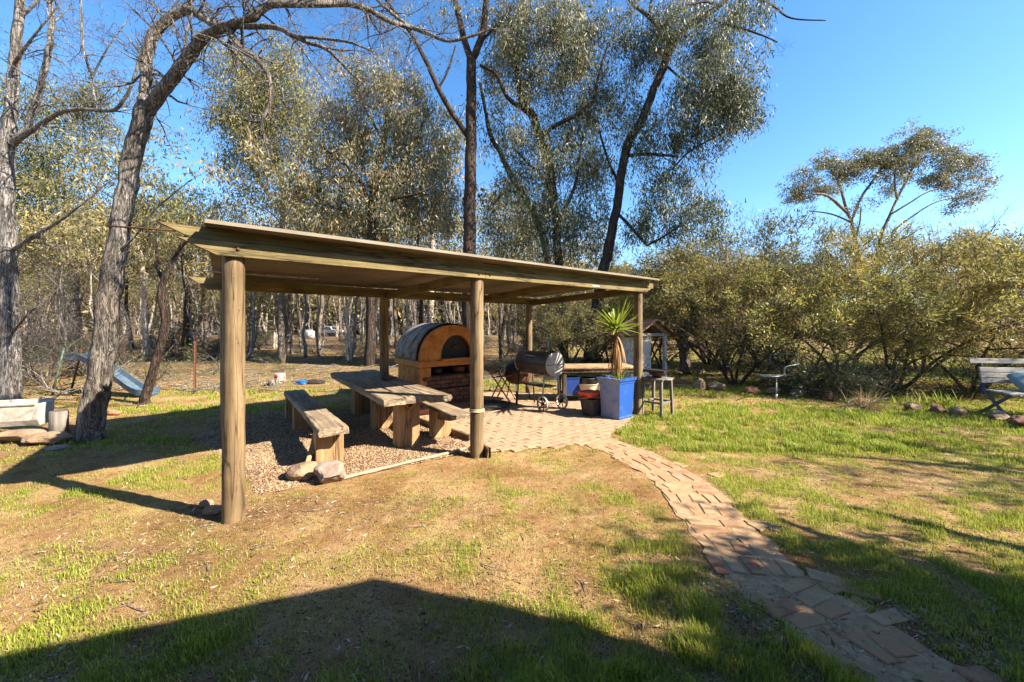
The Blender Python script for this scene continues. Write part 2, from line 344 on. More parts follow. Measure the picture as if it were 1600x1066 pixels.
# grass patches: centre x, y (m), radii (m), strength
_gp = []
def gpatch(px, py, rx, ry, s): g = G(px, py); _gp.append((g.x, g.y, rx, ry, s))
for a in [(1250, 800, .55, .45, .9), (1190, 770, .4, .5, .9), (1330, 800, .6, .5, .6), (1500, 830, .8, .5, .7), (1470, 700, 1.2, .6, .9), (1590, 720, 1.2, .7, .8),
          (1400, 650, 2.2, .55, 1.0), (1230, 640, 1.5, .4, .8), (1090, 650, .9, .35, .9), (1150, 680, .7, .3, .5), (1280, 700, .8, .35, .6), (1060, 685, .35, .12, .8),
          (1000, 645, .5, .2, .7), (1540, 900, .4, .35, .9), (1450, 930, .25, .25, .7), (1350, 880, .3, .3, .5), (1250, 850, .3, .3, .55),
          (960, 800, .6, .55, .5), (830, 790, .8, .4, .28), (1010, 880, .5, .35, .45), (780, 860, .7, .3, .28), (960, 800, .28, .3, .6), (180, 930, .9, .4, .22), (1050, 860, .4, .3, .6), (1020, 920, .35, .2, .75), (900, 960, .4, .22, .6), (1080, 980, .3, .25, .7), (730, 960, .35, .22, .65), (620, 1000, .3, .2, .5),
          (730, 900, .12, .12, .6), (840, 880, .25, .3, .4), (700, 1040, .7, .2, .6), (950, 1040, .45, .2, .6), (1130, 1040, .25, .2, .6), (300, 1010, .6, .25, .45), (430, 960, .35, .2, .45),
          (280, 980, .3, .15, .4), (500, 880, .15, .12, .4), (530, 900, .15, .1, .4), (900, 1100, 1.0, .3, .5), (450, 1060, .6, .2, .45),
          (240, 745, 1.1, .35, .75), (330, 720, .6, .3, .8), (110, 780, .6, .2, .5), (40, 770, .6, .2, .6), (400, 740, .22, .3, .9), (60, 720, .5, .2, .3), (200, 690, .6, .2, .3),
          (300, 640, 1.2, .3, .8), (450, 640, 1.5, .3, .5), (400, 615, 2, .5, .4), (1110, 620, 1.2, .6, .6), (760, 600, 1.6, .7, .7), (1250, 620, 2.0, .7, .5), (680, 745, .5, .2, .25), (850, 720, .6, .25, .25)]:
    gpatch(*a)
PATH_PX = [(880, 672), (930, 688), (1000, 716), (1060, 752), (1105, 800), (1150, 850), (1200, 905), (1290, 965), (1400, 1040), (1560, 1160)]
PATH = smooth_pts([G(*p) for p in PATH_PX], 6)
PAVE = [G(752, 708), G(880, 697), G(935, 690), G(975, 668), Vector((2.35, 7.3, 0)), Vector((.9, 9.3, 0)), Vector((-.6, 9.4, 0)), Vector((-2.3, 7.7, 0)), G(640, 644)]
GRAV = [Vector((-2.4, 3.75, 0)), G(545, 746), G(735, 706), G(730, 690), G(625, 645), Vector((-2.6, 7.6, 0)), Vector((-4.6, 7.4, 0)), Vector((-4.6, 5.7, 0)), Vector((-3.0, 4.4, 0))]
def in_poly(x, y, poly):
    x = np.asarray(x); y = np.asarray(y); r = np.zeros(x.shape, bool); n = len(poly)
    for i in range(n):
        x1, y1 = poly[i].x, poly[i].y; x2, y2 = poly[(i + 1) % n].x, poly[(i + 1) % n].y
        c = ((y1 > y) != (y2 > y)) & (x < (x2 - x1) * (y - y1) / ((y2 - y1) or 1e-9) + x1); r ^= c
    return r
def path_dist(x, y):
    x = np.asarray(x); y = np.asarray(y); d = np.full(x.shape, 9e9)
    for i in range(len(PATH) - 1):
        a = PATH[i]; b = PATH[i + 1]; dx, dy = b.x - a.x, b.y - a.y
        t = np.clip(((x - a.x) * dx + (y - a.y) * dy) / (dx * dx + dy * dy), 0, 1)
        d = np.minimum(d, np.hypot(x - a.x - t * dx, y - a.y - t * dy))
    return d
def grass_den(x, y):
    x = np.asarray(x, float); y = np.asarray(y, float); g = np.zeros(x.shape)
    for cx, cy, rx, ry, s in _gp:
        q = ((x - cx) / rx) ** 2 + ((y - cy) / ry) ** 2; g = np.maximum(g, s * np.exp(-q * .9))
    n = fbm(x, y, 2.2, 4); base = np.where(x > 1.4, .42, .10) + np.where(y > 9.5, np.where(x > 2, .12, .02), 0)
    g = (g + base) * (0.15 + 1.6 * n) * np.clip(1.9 * vnoise(x, y, .95, 14) + .15, .2, 1.3) * np.clip(2.4 * vnoise(x, y, 6.5, 9) - .35, .12, 1.6)
    g = np.where(in_poly(x, y, PAVE) | in_poly(x, y, GRAV), g * .04, g)
    pd = path_dist(x, y); g *= np.clip((pd - .20 - .10 * (vnoise(x, y, 4, 77) - .5)) / .12, 0.02, 1)
    return np.clip(g, 0, 1)
def ground_h(x, y):
    x = np.asarray(x, float); y = np.asarray(y, float)
    h = .030 * (fbm(x, y, 1.1, 20) - .5) + .018 * (vnoise(x, y, 7, 22) - .5) + .010 * (vnoise(x, y, 15, 23) - .5)
    flat = in_poly(x, y, PAVE) | in_poly(x, y, GRAV)
    h = np.where(flat, -.012, h); pd = path_dist(x, y); h = np.where(pd < .46, h * .35 - .003 + .012 * (vnoise(x, y, 5, 71) - .5) + .010 * np.clip((pd - .2) / .2, 0, 1), h)
    far = np.clip((y - 14) / 30, 0, 1); h = h + far * .25 * (vnoise(x, y, .12, 30) - .5)
    return h
def gh(x, y): return float(ground_h(np.array([x]), np.array([y]))[0])

# ------------------------------------------------------------------ ground sheet
def axis_pts(fine_lo, fine_hi, step, lo, hi):
    a = list(np.arange(fine_lo, fine_hi, step)); s = step; v = a[-1]
    while v < hi: s *= 1.16; v += s; a.append(min(v, hi))
    s = step; v = a[0]
    while v > lo: s *= 1.16; v -= s; a.insert(0, max(v, lo))
    return np.array(a)
gx = axis_pts(-7, 8.5, .055, -500, 500); gy = axis_pts(1.2, 10.0, .055, -60, 900)
X, Y = np.meshgrid(gx, gy); hgt = ground_h(X, Y)
nx, ny = len(gx), len(gy); idx = np.arange(nx * ny).reshape(ny, nx)
faces = np.stack([idx[:-1, :-1], idx[:-1, 1:], idx[1:, 1:], idx[1:, :-1]], -1).reshape(-1, 4)
def ground_material():
    m, nt, bs = newmat('sandy orange earth')
    v = mapping(nt); at = nt.nodes.new("ShaderNodeAttribute"); at.attribute_name = "grass"; lt = nt.nodes.new("ShaderNodeAttribute"); lt.attribute_name = "litter"
    a = noise_n(nt, v, 1.3, 8, .65); b = noise_n(nt, v, 14, 8, .75); c = noise_n(nt, v, 90, 4, .7)
    f = math_n(nt, 'ADD', math_n(nt, 'MULTIPLY', a, .5), math_n(nt, 'ADD', math_n(nt, 'MULTIPLY', b, .35), math_n(nt, 'MULTIPLY', c, .15)))
    earth = ramp(nt, f, [(.36, (.12, .06, .024)), (.45, (.28, .16, .066)), (.53, (.38, .24, .11)), (.64, (.48, .35, .20))])
    peb = nt.nodes.new("ShaderNodeTexVoronoi"); peb.inputs["Scale"].default_value = 70; nt.links.new(v, peb.inputs[0])
    st = ramp(nt, noise_n(nt, v, .55, 6, .7, .6), [(.42, (.62, .52, .45)), (.56, (1, 1, 1))]); earth = mixc(nt, .8, earth, st, 'MULTIPLY')
    speck = ramp(nt, peb.outputs["Distance"], [(.12, (1, 1, 1)), (.2, (0, 0, 0))])
    sel = ramp(nt, noise_n(nt, v, 30, 2), [(.52, (0, 0, 0)), (.6, (1, 1, 1))])
    earth = mixc(nt, math_n(nt, 'MULTIPLY', speck, sel), earth, (.06, .04, .028))
    gcol = ramp(nt, b, [(.35, (.12, .10, .024)), (.55, (.24, .23, .04)), (.7, (.34, .30, .08))])
    gf = math_n(nt, 'MULTIPLY', at.outputs["Fac"], math_n(nt, 'ADD', b, .35), True)
    col = mixc(nt, gf, earth, gcol)
    lcol = ramp(nt, b, [(.35, (.04, .026, .016)), (.52, (.14, .09, .05)), (.66, (.30, .21, .125))])
    col = mixc(nt, math_n(nt, 'MULTIPLY', lt.outputs["Fac"], math_n(nt, 'ADD', c, .3), True), col, lcol)
    nt.links.new(col, bs.inputs["Base Color"]); bs.inputs["Roughness"].default_value = .95; bs.inputs["Specular IOR Level"].default_value = .1
    hh = math_n(nt, 'ADD', math_n(nt, 'MULTIPLY', b, .7), math_n(nt, 'MULTIPLY', c, .5)); bump(nt, bs, hh, 1.0, .035)
    return m
ground = np_mesh("ground", np.stack([X, Y, hgt], -1).reshape(-1, 3), faces, ground_material(), smooth=True)
tag(ground, kind="structure")
def add_attr(o, name, vals):
    a = o.data.attributes.new(name, 'FLOAT', 'POINT'); a.data.foreach_set("value", np.asarray(vals, dtype=np.float32).ravel())
def litter_den(x, y):
    l = np.zeros(np.shape(x))
    def el(px, py, rx, ry, s):
        nonlocal l; g = G(px, py); l = np.maximum(l, s * np.exp(-(((x - g.x) / rx) ** 2 + ((y - g.y) / ry) ** 2)))
    for a in [(150, 690, 2.0, .7, .8), (380, 660, 1.6, .8, .7), (330, 800, .35, .3, .8), (430, 800, .5, .3, .6), (470, 790, .4, .2, .5), (200, 870, .6, .2, .35), (640, 790, .7, .3, .25),
              (1250, 620, 2.5, .5, .9), (1450, 670, 1.5, .3, .9), (1180, 950, .4, .3, .4), (1300, 1000, .5, .3, .45), (1500, 1000, .7, .4, .35), (1170, 830, .12, .12, .8), (1560, 760, 1.0, .2, .5), (1350, 740, 1.0, .2, .4), (960, 620, 1, .5, .5)]: el(*a)
    far = np.clip((y - 8.5) / 4, 0, 1) * np.where(x < 3.0, .95, .5)  # wood floor: litter, with the shade among the trees painted into its tint
    l = np.maximum(l, far) * (.35 + 1.2 * fbm(x, y, 1.3, 40))
    return np.clip(l, 0, 1)
gd = grass_den(X, Y); add_attr(ground, "grass", np.where(Y > 30, gd * .6, gd)); add_attr(ground, "litter", litter_den(X, Y))

# ------------------------------------------------------------------ paving, path, gravel
def rotv(x, y, a): return x * math.cos(a) - y * math.sin(a), x * math.sin(a) + y * math.cos(a)
def brick_mat(name, cols, dirt):
    m, nt, bs = newmat(name); geo = nt.nodes.new("ShaderNodeNewGeometry"); k = len(cols)
    c = ramp(nt, geo.outputs["Random Per Island"], [(i / (k - 1), cols[i]) for i in range(k)])
    n = noise_n(nt, mapping(nt), 9, 8, .7); n2 = noise_n(nt, mapping(nt), 70, 4, .7)
    c = mixc(nt, ramp(nt, n, [(.40, (0, 0, 0)), (.56, (.95, .95, .95))]), c, dirt)
    c = mixc(nt, math_n(nt, 'MULTIPLY', n2, .5), c, (.10, .07, .05), 'MIX')
    nt.links.new(c, bs.inputs["Base Color"]); bs.inputs["Roughness"].default_value = .9; bs.inputs["Specular IOR Level"].default_value = .15
    bump(nt, bs, math_n(nt, 'ADD', n, n2), .6, .006); return m
M['paver'] = brick_mat('dusty brick pavers', [(.31, .185, .11), (.37, .24, .14), (.27, .15, .09), (.39, .27, .17), (.33, .21, .13)], (.39, .27, .165))
M['path_brick'] = brick_mat('mixed path bricks', [(.30, .09, .05), (.50, .33, .20), (.42, .18, .09), (.36, .27, .18), (.50, .32, .18), (.26, .085, .055), (.48, .25, .13)], (.38, .23, .11))
def slab(mb, cx, cy, L, Wd, ang, z, th=.03, rg=rnd, rag=.0):
    # chamfered slab with slightly ragged corners
    co = [(-L / 2, -Wd / 2), (L / 2, -Wd / 2), (L / 2, Wd / 2), (-L / 2, Wd / 2)]
    if rag: co = [(a * (1 - rg.uniform(0, rag)) + rg.uniform(-.01, .01), b * (1 - rg.uniform(0, rag)) + rg.uniform(-.01, .01)) for a, b in co]
    ch = .006; vs = []; tx, ty = rg.uniform(-.02, .02), rg.uniform(-.02, .02)
    for lev, ins in ((z - th, 0), (z - ch * .7, 0), (z, ch)):
        for a, b in co:
            a2 = a - math.copysign(ins, a); b2 = b - math.copysign(ins, b); x, y = rotv(a2, b2, ang); vs.append((cx + x, cy + y, lev + (a2 * tx + b2 * ty)))
    fs = [(0, 1, 5, 4), (1, 2, 6, 5), (2, 3, 7, 6), (3, 0, 4, 7), (4, 5, 9, 8), (5, 6, 10, 9), (6, 7, 11, 10), (7, 4, 8, 11), (8, 9, 10, 11)]
    mb.add(vs, fs)
mb = MB(); rg = random.Random(5)
for i in range(-40, 40):
    for j in range(-80, 80):
        a = i * .236 + (.118 if j % 2 else 0); b = j * .118; x = -.2 + U.x * a + N.x * b; y = 7.5 + U.y * a + N.y * b
        if in_poly(np.array([x]), np.array([y]), PAVE)[0]:
            slab(mb, x, y, .228, .110, UANG + rg.uniform(-.012, .012), .014 + rg.uniform(-.004, .004), .04, rg)
tag(mb.build("brick_paving", M['paver']), kind="structure")
mb = MB(); rg = random.Random(9); acc = 0.0; row = 0; i = 0
seglen = [(PATH[k + 1] - PATH[k]).length for k in range(len(PATH) - 1)]; total = sum(seglen)
def path_at(s):
    for k, L in enumerate(seglen):
        if s <= L or k == len(seglen) - 1: return PATH[k].lerp(PATH[k + 1], s / L), (PATH[k + 1] - PATH[k]).normalized()
        s -= L
s_ = 0.05
while s_ < total - .1:
    p, t = path_at(s_); nn = Vector((-t.y, t.x, 0)); long_row = rg.random() < .45
    ln = rg.uniform(.19, .23) if long_row else rg.uniform(.10, .115); wd = rg.uniform(.095, .11) if long_row else rg.uniform(.19, .23)
    half = .265 + .04 * math.sin(s_ * 5); q = -half + rg.uniform(-.08, .08)
    while q < half:
        ww = wd * rg.uniform(.9, 1.25); c = p + nn * (q + ww / 2) + t * rg.uniform(-.012, .012)
        edge = abs(q + ww / 2) > half - .12
        if rg.random() > (.16 if edge else .04):
            slab(mb, c.x, c.y, ln * .94, ww * .93, math.atan2(t.y, t.x) + rg.uniform(-.09, .09), .010 + rg.uniform(-.004, .004), .05, rg, .16)
        q += ww + .01
    s_ += ln + rg.uniform(.006, .02)
for px, py, L_, W_, a_ in [(1188, 822, .17, .13, .3), (1210, 826, .12, .10, .8), (1120, 742, .2, .12, .4), (1290, 905, .2, .13, -.6), (1340, 925, .24, .12, -.6)]:
    g = G(px, py); slab(mb, g.x, g.y, L_, W_, a_, .014, .05, rg, .2)
tag(mb.build("brick_path", M['path_brick']), kind="structure")
# soil filling the joints of the path
mb = MB(); L_ = []; R_ = []; rg = random.Random(44)
for k in range(len(PATH)):
    t = (PATH[min(k + 1, len(PATH) - 1)] - PATH[max(k - 1, 0)]).normalized(); nn = Vector((-t.y, t.x, 0)); w1 = .27 + rg.uniform(-.03, .03); L_.append(PATH[k] + nn * w1); R_.append(PATH[k] - nn * (.27 + rg.uniform(-.03, .03)))
n = len(L_); mb.add([(p.x, p.y, .0045) for p in L_] + [(p.x, p.y, .0045) for p in R_], [(k + 1, k, n + k, n + k + 1) for k in range(n - 1)])
M['joint_soil'] = blotchy('soil in the path joints', [(.3, (.16, .09, .045)), (.5, (.30, .19, .10)), (.7, (.40, .28, .16))], 14, .95, .8, .02)
tag(mb.build("path_bed", M['joint_soil']), kind="structure")

def poly_sheet(name, poly, z, mat):
    mb = MB(); mb.add([(p.x, p.y, z) for p in poly], [tuple(range(len(poly)))]); o = mb.build(name, mat); return tag(o, kind="structure")
M['sand'] = blotchy('sandy joint fill', [(.3, (.26, .16, .09)), (.6, (.42, .29, .17))], 20, .95, .6, .01)
M['gravel_base'] = blotchy('fine bark gravel', [(.32, (.10, .06, .035)), (.5, (.28, .18, .105)), (.68, (.44, .31, .20))], 40, .95, 1.0, .02, fine=120)
poly_sheet("paving_bed", PAVE, .004, M['sand']); poly_sheet("gravel_bed", GRAV, -.002, M['gravel_base'])

def scatter_chips(name, label_kind, n, sampler, smin, smax, mat, flat=.35, seed=1, zoff=0.0):
    """small angular chips: squashed octahedra"""
    r = np.random.RandomState(seed); x, y = sampler(r, n); n = len(x)
    s = r.uniform(smin, smax, n)
    base = np.array([(1, 0, 0), (0, 1, 0), (-1, 0, 0), (0, -1, 0), (0, 0, 1), (0, 0, -1)], float)
    tri = np.array([(0, 1, 4), (1, 2, 4), (2, 3, 4), (3, 0, 4), (1, 0, 5), (2, 1, 5), (3, 2, 5), (0, 3, 5)])
    v = base[None] * r.uniform(.6, 1.25, (n, 6, 1)) * s[:, None, None]; v[:, :, 2] *= flat; v[:, :, 1] *= r.uniform(.4, 1, n)[:, None]
    a = r.uniform(0, 6.28, n); ca, sa = np.cos(a)[:, None], np.sin(a)[:, None]
    vx = v[:, :, 0] * ca - v[:, :, 1] * sa; vy = v[:, :, 0] * sa + v[:, :, 1] * ca
    V = np.stack([vx + x[:, None], vy + y[:, None], v[:, :, 2] + (ground_h(x, y) + zoff + s * flat * .3)[:, None]], -1).reshape(-1, 3)
    Fc = (tri[None] + np.arange(n)[:, None, None] * 6).reshape(-1, 3)
    return tag(np_mesh(name, V, Fc, mat), kind="stuff")
def fan_sampler(y0, y1, power=2.0, xr=1.32):
    def f(r, n):
        t = r.rand(n); y = (y0 ** (1 - power) + t * (y1 ** (1 - power) - y0 ** (1 - power))) ** (1 / (1 - power)) if power != 1 else y0 * (y1 / y0) ** t
        return (r.rand(n) * 2 - 1) * xr * y, y
    return f
def poly_sampler(poly):
    xs = [p.x for p in poly]; ys = [p.y for p in poly]
    def f(r, n):
        x = r.uniform(min(xs), max(xs), n * 2); y = r.uniform(min(ys), max(ys), n * 2); k = in_poly(x, y, poly); return x[k][:n], y[k][:n]
    return f
M['chip'] = leafmat('bark and stone chips', [(.08, .048, .025), (.22, .135, .07), (.34, .225, .125), (.46, .33, .20), (.56, .43, .29)], .0, 2, .9)
def grav_sampler(r, n):
    x, y = poly_sampler(GRAV)(r, n); k = r.rand(len(x)) < .25 + 1.3 * fbm(x, y, 2.5, 80); return x[k], y[k]
scatter_chips("gravel", "", 42000, grav_sampler, .004, .019, M['chip'], .4, 11, .012)
def lit_sampler(r, n):
    x, y = fan_sampler(1.7, 12, 1.6)(r, n * 5); d = litter_den(x, y) * .9 + .06 + .25 * (x > 1.2) * 0
    k = r.rand(len(x)) < d; k &= ~in_poly(x, y, PAVE); return x[k][:n], y[k][:n]
M['peb'] = leafmat('ground pebbles', [(.05, .032, .02), (.12, .075, .042), (.26, .165, .09), (.40, .28, .17)], .0, 2, .9)
scatter_chips("pebbles", "", 34000, fan_sampler(1.6, 10, 1.7), .002, .009, M['peb'], .5, 12)

# fallen leaves (curved diamonds)
def leaf_quads(P, D, Nn, L, Wd, fold=.15):
    """P base (n,3), D unit direction, Nn side unit vector, L, Wd (n)"""
    n = len(P); B = np.cross(D, Nn); tip = P + D * L[:, None]; mid = P + D * (L * .45)[:, None]
    a = mid + Nn * (Wd / 2)[:, None] + B * (Wd * fold)[:, None]; b = mid - Nn * (Wd / 2)[:, None] + B * (Wd * fold)[:, None]
    V = np.stack([P, a, tip, b], 1).reshape(-1, 3); Fc = np.arange(n * 4).reshape(n, 4); return V, Fc
def unit(a): return a / np.maximum(np.linalg.norm(a, axis=-1, keepdims=True), 1e-9)
r = np.random.RandomState(21); x, y = lit_sampler(r, 15000); n = len(x)
D = unit(np.stack([r.randn(n), r.randn(n), r.uniform(-.1, .25, n)], 1)); S = unit(np.cross(D, np.stack([r.randn(n) * .4, r.randn(n) * .4, np.ones(n)], 1)))
V, Fc = leaf_quads(np.stack([x, y, ground_h(x, y) + .004], 1), D, S, r.uniform(.015, .06, n), r.uniform(.005, .014, n), .3)
tag(np_mesh("leaf_litter", V, Fc, M['litter']), kind="stuff")
# short sticks
mb = MB(); rg = random.Random(4)
for k in range(420):
    yy = 1.8 * (7.0 ** rg.random()); xx = rg.uniform(-1.3, 1.3) * yy
    if rg.random() > .25 + litter_den(np.array([xx]), np.array([yy]))[0]: continue
    a = rg.uniform(0, 6.28); L = rg.uniform(.05, .28); z = gh(xx, yy) + .006
    mb.tube([(xx, yy, z), (xx + math.cos(a) * L * .5, yy + math.sin(a) * L * .5, z + rg.uniform(0, .02)), (xx + math.cos(a + .3) * L, yy + math.sin(a + .3) * L, z)], [.004, .003, .0015], 4, cap=False)
for k in range(900):
    yy = 9.5 * (3.2 ** rg.random()); xx = rg.uniform(-1.3, .42) * yy
    a = rg.uniform(0, 6.28); L = rg.uniform(.25, 1.3); z = gh(xx, yy) + .015
    mb.tube([(xx, yy, z), (xx + math.cos(a) * L * .5, yy + math.sin(a) * L * .5, z + rg.uniform(0, .10)), (xx + math.cos(a + .3) * L, yy + math.sin(a + .3) * L, z + rg.uniform(0, .05))], [.014, .010, .004], 4, cap=False)
tag(mb.build("fallen_sticks", M['dead']), kind="stuff")

# ------------------------------------------------------------------ grass blades
def grass_mesh(name, n, y0, y1, power, hmin, hmax, wd, mat, seed, thr=0.0, dens=None, xr=1.34, kind="stuff"):
    r = np.random.RandomState(seed); x, y = fan_sampler(y0, y1, power, xr)(r, n)
    d = (dens or grass_den)(x, y); k = r.rand(n) < (d - thr) * 1.25; x, y, d = x[k], y[k], d[k]
    # tufting: pull some blades together
    m = len(x); x = x + r.randn(m) * .01; y = y + r.randn(m) * .01
    tall = np.clip(.45 + d * .8, .4, 1.25) * np.where((y < 2.9) & (x > -.9) & (x < 1.5), 1.45, 1.0)
    h = r.uniform(hmin, hmax, m) * tall; a = r.uniform(0, 6.28, m); lean = r.uniform(.05, .75, m) * h
    w = wd * r.uniform(.6, 1.3, m) * np.maximum(1, y / 4.0); sx, sy = -np.sin(a), np.cos(a); z = ground_h(x, y) - .004
    b1 = np.stack([x - sx * w / 2, y - sy * w / 2, z], 1); b2 = np.stack([x + sx * w / 2, y + sy * w / 2, z], 1)
    mx, my, mz = x + np.cos(a) * lean * .3, y + np.sin(a) * lean * .3, z + h * .6
    m1 = np.stack([mx - sx * w * .4, my - sy * w * .4, mz], 1); m2 = np.stack([mx + sx * w * .4, my + sy * w * .4, mz], 1)
    tip = np.stack([x + np.cos(a) * lean, y + np.sin(a) * lean, z + h * r.uniform(.85, 1, m)], 1)
    V = np.stack([b1, b2, m2, m1, tip], 1).reshape(-1, 3); i0 = np.arange(m)[:, None] * 5
    F3 = np.concatenate([i0 + np.array([[0, 1, 2]]), i0 + np.array([[0, 2, 3]]), i0 + np.array([[3, 2, 4]])], 0)
    return tag(np_mesh(name, V, F3, mat), kind=kind)
grass_mesh("grass", 260000, 1.65, 5.0, 1.5, .016, .060, .0038, M['grass'], 31)
grass_mesh("grass", 420000, 5.0, 26, 1.9, .03, .085, .0052, M['grass'], 32, xr=1.32)
def straw_den(x, y): return np.clip(.10 + .3 * fbm(x, y, 1.5, 60) + .22 * (y > 10) - .35 * (in_poly(x, y, PAVE) | in_poly(x, y, GRAV)) - .3 * (path_dist(x, y) < .3), 0, .5) * .6
grass_mesh("dry_grass", 300000, 1.65, 30, 1.7, .010, .045, .0028, M['straw'], 33, dens=straw_den)
# ------------------------------------------------------------------ the shelter
A_, B_, C_, D_, E_, F_ = (POSTS[k] for k in 'ABCDEF')
shelter = thing("open_shelter", "open timber shelter with low corrugated roof on six round pine posts over the picnic table", "shelter", (0, 5.5, 0))
post_r = {'A': .080, 'B': .082, 'C': .080, 'D': .078, 'E': .080, 'F': .078}
ztop = {'A': 2.20, 'B': 2.22, 'C': 2.22, 'D': 2.12, 'E': 2.10, 'F': 2.12}
rg = random.Random(2)
for k, p in POSTS.items():
    mb = MB(); hgt_ = ztop[k] + (.02 if k in 'ABC' else 0); n = 26; r0 = post_r[k]
    pts = [p + Vector((rg.uniform(-.002, .002), rg.uniform(-.002, .002), -.1 + (hgt_ + .1) * i / n)) for i in range(n + 1)]
    mb.tube(pts, [r0 * (1.02 - .05 * i / n) for i in range(n + 1)], 28, flute=.006, rg=rg)
    po = mb.build("post", M['post'], shelter, bevel=.006)
    if k == 'B':
        mb = MB(); mb.lathe(p + Vector((0, 0, .55)), [(.086, -.009), (.094, -.005), (.094, .006), (.086, .010)], 28); mb.lathe(p + Vector((0, 0, .572)), [(.086, -.006), (.092, 0), (.086, .008)], 28)
        mb.build("rope_tie", M['pale_rope'], po)
# front beam (two lengths meeting over the middle post), raked left end
fo = -N * .0
zb = 2.15
def zs(p): return .035 * (p - A_).dot(U) / 6.3
def raked(p0, p1, z0, z1, rake, w=.045, off=0.0):
    """board on edge from p0 to p1, left end cut at a slant"""
    d = (p1 - p0).normalized(); side = Vector((-d.y, d.x, 0)); a = p0 + side * (off - w / 2)
    L = (p1 - p0).length
    e0, e1 = (zs(p0), zs(p1)) if off < -.07 and p0.y < p1.y and w != .0501 else (0, 0); z1 = z1; poly = [a + Z * (z1 + e0), a + d * rake + Z * (z0 + e0), a + d * L + Z * (z0 + e1), a + d * L + Z * (z1 + e1)]
    return poly, side * w
uB = (B_ - A_).normalized(); uC = (C_ - B_).normalized()
offb = -.085
mb = MB(); mb.prism(*raked(A_ - uB * .36, B_ + uB * .05, zb, zb + .110, .24, .05, offb)); mb.build("beam", M['beam'], shelter, bevel=.003)
mb = MB(); mb.prism(*raked(B_ + uB * .054, C_ + uC * .10, zb, zb + .110, .0, .05, offb)); mb.build("beam", M['beam'], shelter, bevel=.003)
mb = MB(); mb.prism([C_ + uC * .104 - N * (-offb + .025) + Z * (zb + .035), C_ + uC * .24 - N * (-offb + .025) + Z * (zb + .10), C_ + uC * .24 - N * (-offb + .025) + Z * (zb + .125), C_ + uC * .104 - N * (-offb + .025) + Z * (zb + .125)], N * .05)
mb.build("beam", M['beam'], shelter, bevel=.003)
# fascia board above, a little proud behind
mb = MB(); mb.prism(*raked(A_ - uB * .47, B_ + uB * .6, zb + .113, zb + .208, .20, .045, offb + .022)); mb.build("fascia", M['beam'], shelter, bevel=.003)
mb = MB(); mb.prism(*raked(B_ + uB * .604, C_ + uC * .36, zb + .113, zb + .205, .0, .045, offb + .022)); mb.build("fascia", M['beam'], shelter, bevel=.003)
# bolt heads
for q, (s_, zz) in enumerate([(A_ + uB * .02, zb + .06), (B_ - uB * .04, zb + .06), (B_ + uB * .12, zb + .06), (C_ + uC * .04, zb + .05)]):
    mb = MB(); c = s_ - N * (-offb + .025 + .004) + Z * zz; mb.lathe(c, [(0, .008), (.012, .006), (.014, 0)], 10, axis=-N); mb.build("bolt", M['rust'], shelter)
# small white maker's plate on the beam between middle and right posts
px_c = B_.lerp(C_, .62); mb = MB(); mb.box(px_c - N * (-offb + .025 + .004) + Z * (zb + .055), .17, .004, .018, U, N, Z); mb.build("name_plate", M['white_paint'], shelter)
# back beam along the rear posts
uF = (E_ - F_).normalized(); nF = Vector((-uF.y, uF.x, 0)); zk = 2.07
mb = MB(); mb.prism(*raked(F_ - uF * .42, E_ + uF * .45, zk, zk + .15, .2, .0501, -.075)); mb.build("beam", M['beam'], shelter, bevel=.003)
# cross beams
for p, q, zz in ((A_, F_, 2.14), (B_, D_, 2.15), (B_.lerp(C_, .50), D_.lerp(E_, .54), 2.155), (C_, E_, 2.16)):
    d = (q - p).normalized(); mb = MB(); mb.beam(p + d * (-.02) + Z * (zz + .06), q - d * .02 + Z * (zz - .05), .045, .125); mb.build("rafter", M['beam_n'], shelter, bevel=.003)
# roof: corrugated sheet, ribs run along U
FLc = A_ - uB * .20 - N * .255; zfr, zbk = zb + .222, zb + .125
FRc = C_ + uC * .26 - N * .255; BLc = F_ - uF * .12 + nF * .32; BRc = E_ + uF * .55 + nF * .30
nu, nv = 24, 30 * 10; vs = []; rr = np.random.RandomState(8)
for j in range(nv + 1):
    t = j / nv
    for i in range(nu + 1):
        s_ = i / nu; p = FLc.lerp(FRc, s_).lerp(BLc.lerp(BRc, s_), t)
        edge = 0.0
        if j == nv: edge = .02 * rr.rand()
        vs.append((p.x, p.y, zfr + (zbk - zfr) * t + .035 * s_ + .021 * math.sin(2 * math.pi * t * 30) + .004 * math.sin(s_ * 9 + t * 3) - edge))
fs = np.arange((nu + 1) * (nv + 1)).reshape(nv + 1, nu + 1)
fs = np.stack([fs[:-1, :-1], fs[:-1, 1:], fs[1:, 1:], fs[1:, :-1]], -1).reshape(-1, 4)
ro = np_mesh("roof_sheet", vs, fs, M['zinc'], shelter, smooth=True, off=shelter.location); sm = ro.modifiers.new("solid", 'SOLIDIFY'); sm.thickness = .0015
mb = MB(); dn = (FRc - FLc).normalized()
mb.prism([FLc - N * .015 + Z * (zfr - .016), FLc - N * .015 + Z * (zfr + .012), FLc + N * .09 + Z * (zfr + .015), FLc + N * .09 + Z * (zfr + .011), FLc - N * .010 + Z * (zfr + .008), FLc - N * .010 + Z * (zfr - .016)], FRc - FLc + Z * .035)
mb.build("roof_capping", M['capping'], shelter)
# purlin ends under the sheet at the left
mb = MB(); q = FLc.lerp(BLc, .72); mb.tube([q - U * .08 + Z * (zbk - .02), q + U * 1.2 + Z * (zbk - .02)], .012, 8); mb.build("purlin", M['grey_wood'], shelter)
# rusty pipe poking out of the left end of the fascia
mb = MB(); p0 = W(172, 357, 3.3); p1 = W(256, 359, 3.0); mb.tube([p0 - Vector((0, 0, .0)), p0 + Vector((.03, -.03, .012)), p1 + Vector((.1, .05, 0))], .008, 8); mb.build("pipe", M['rust'], shelter)

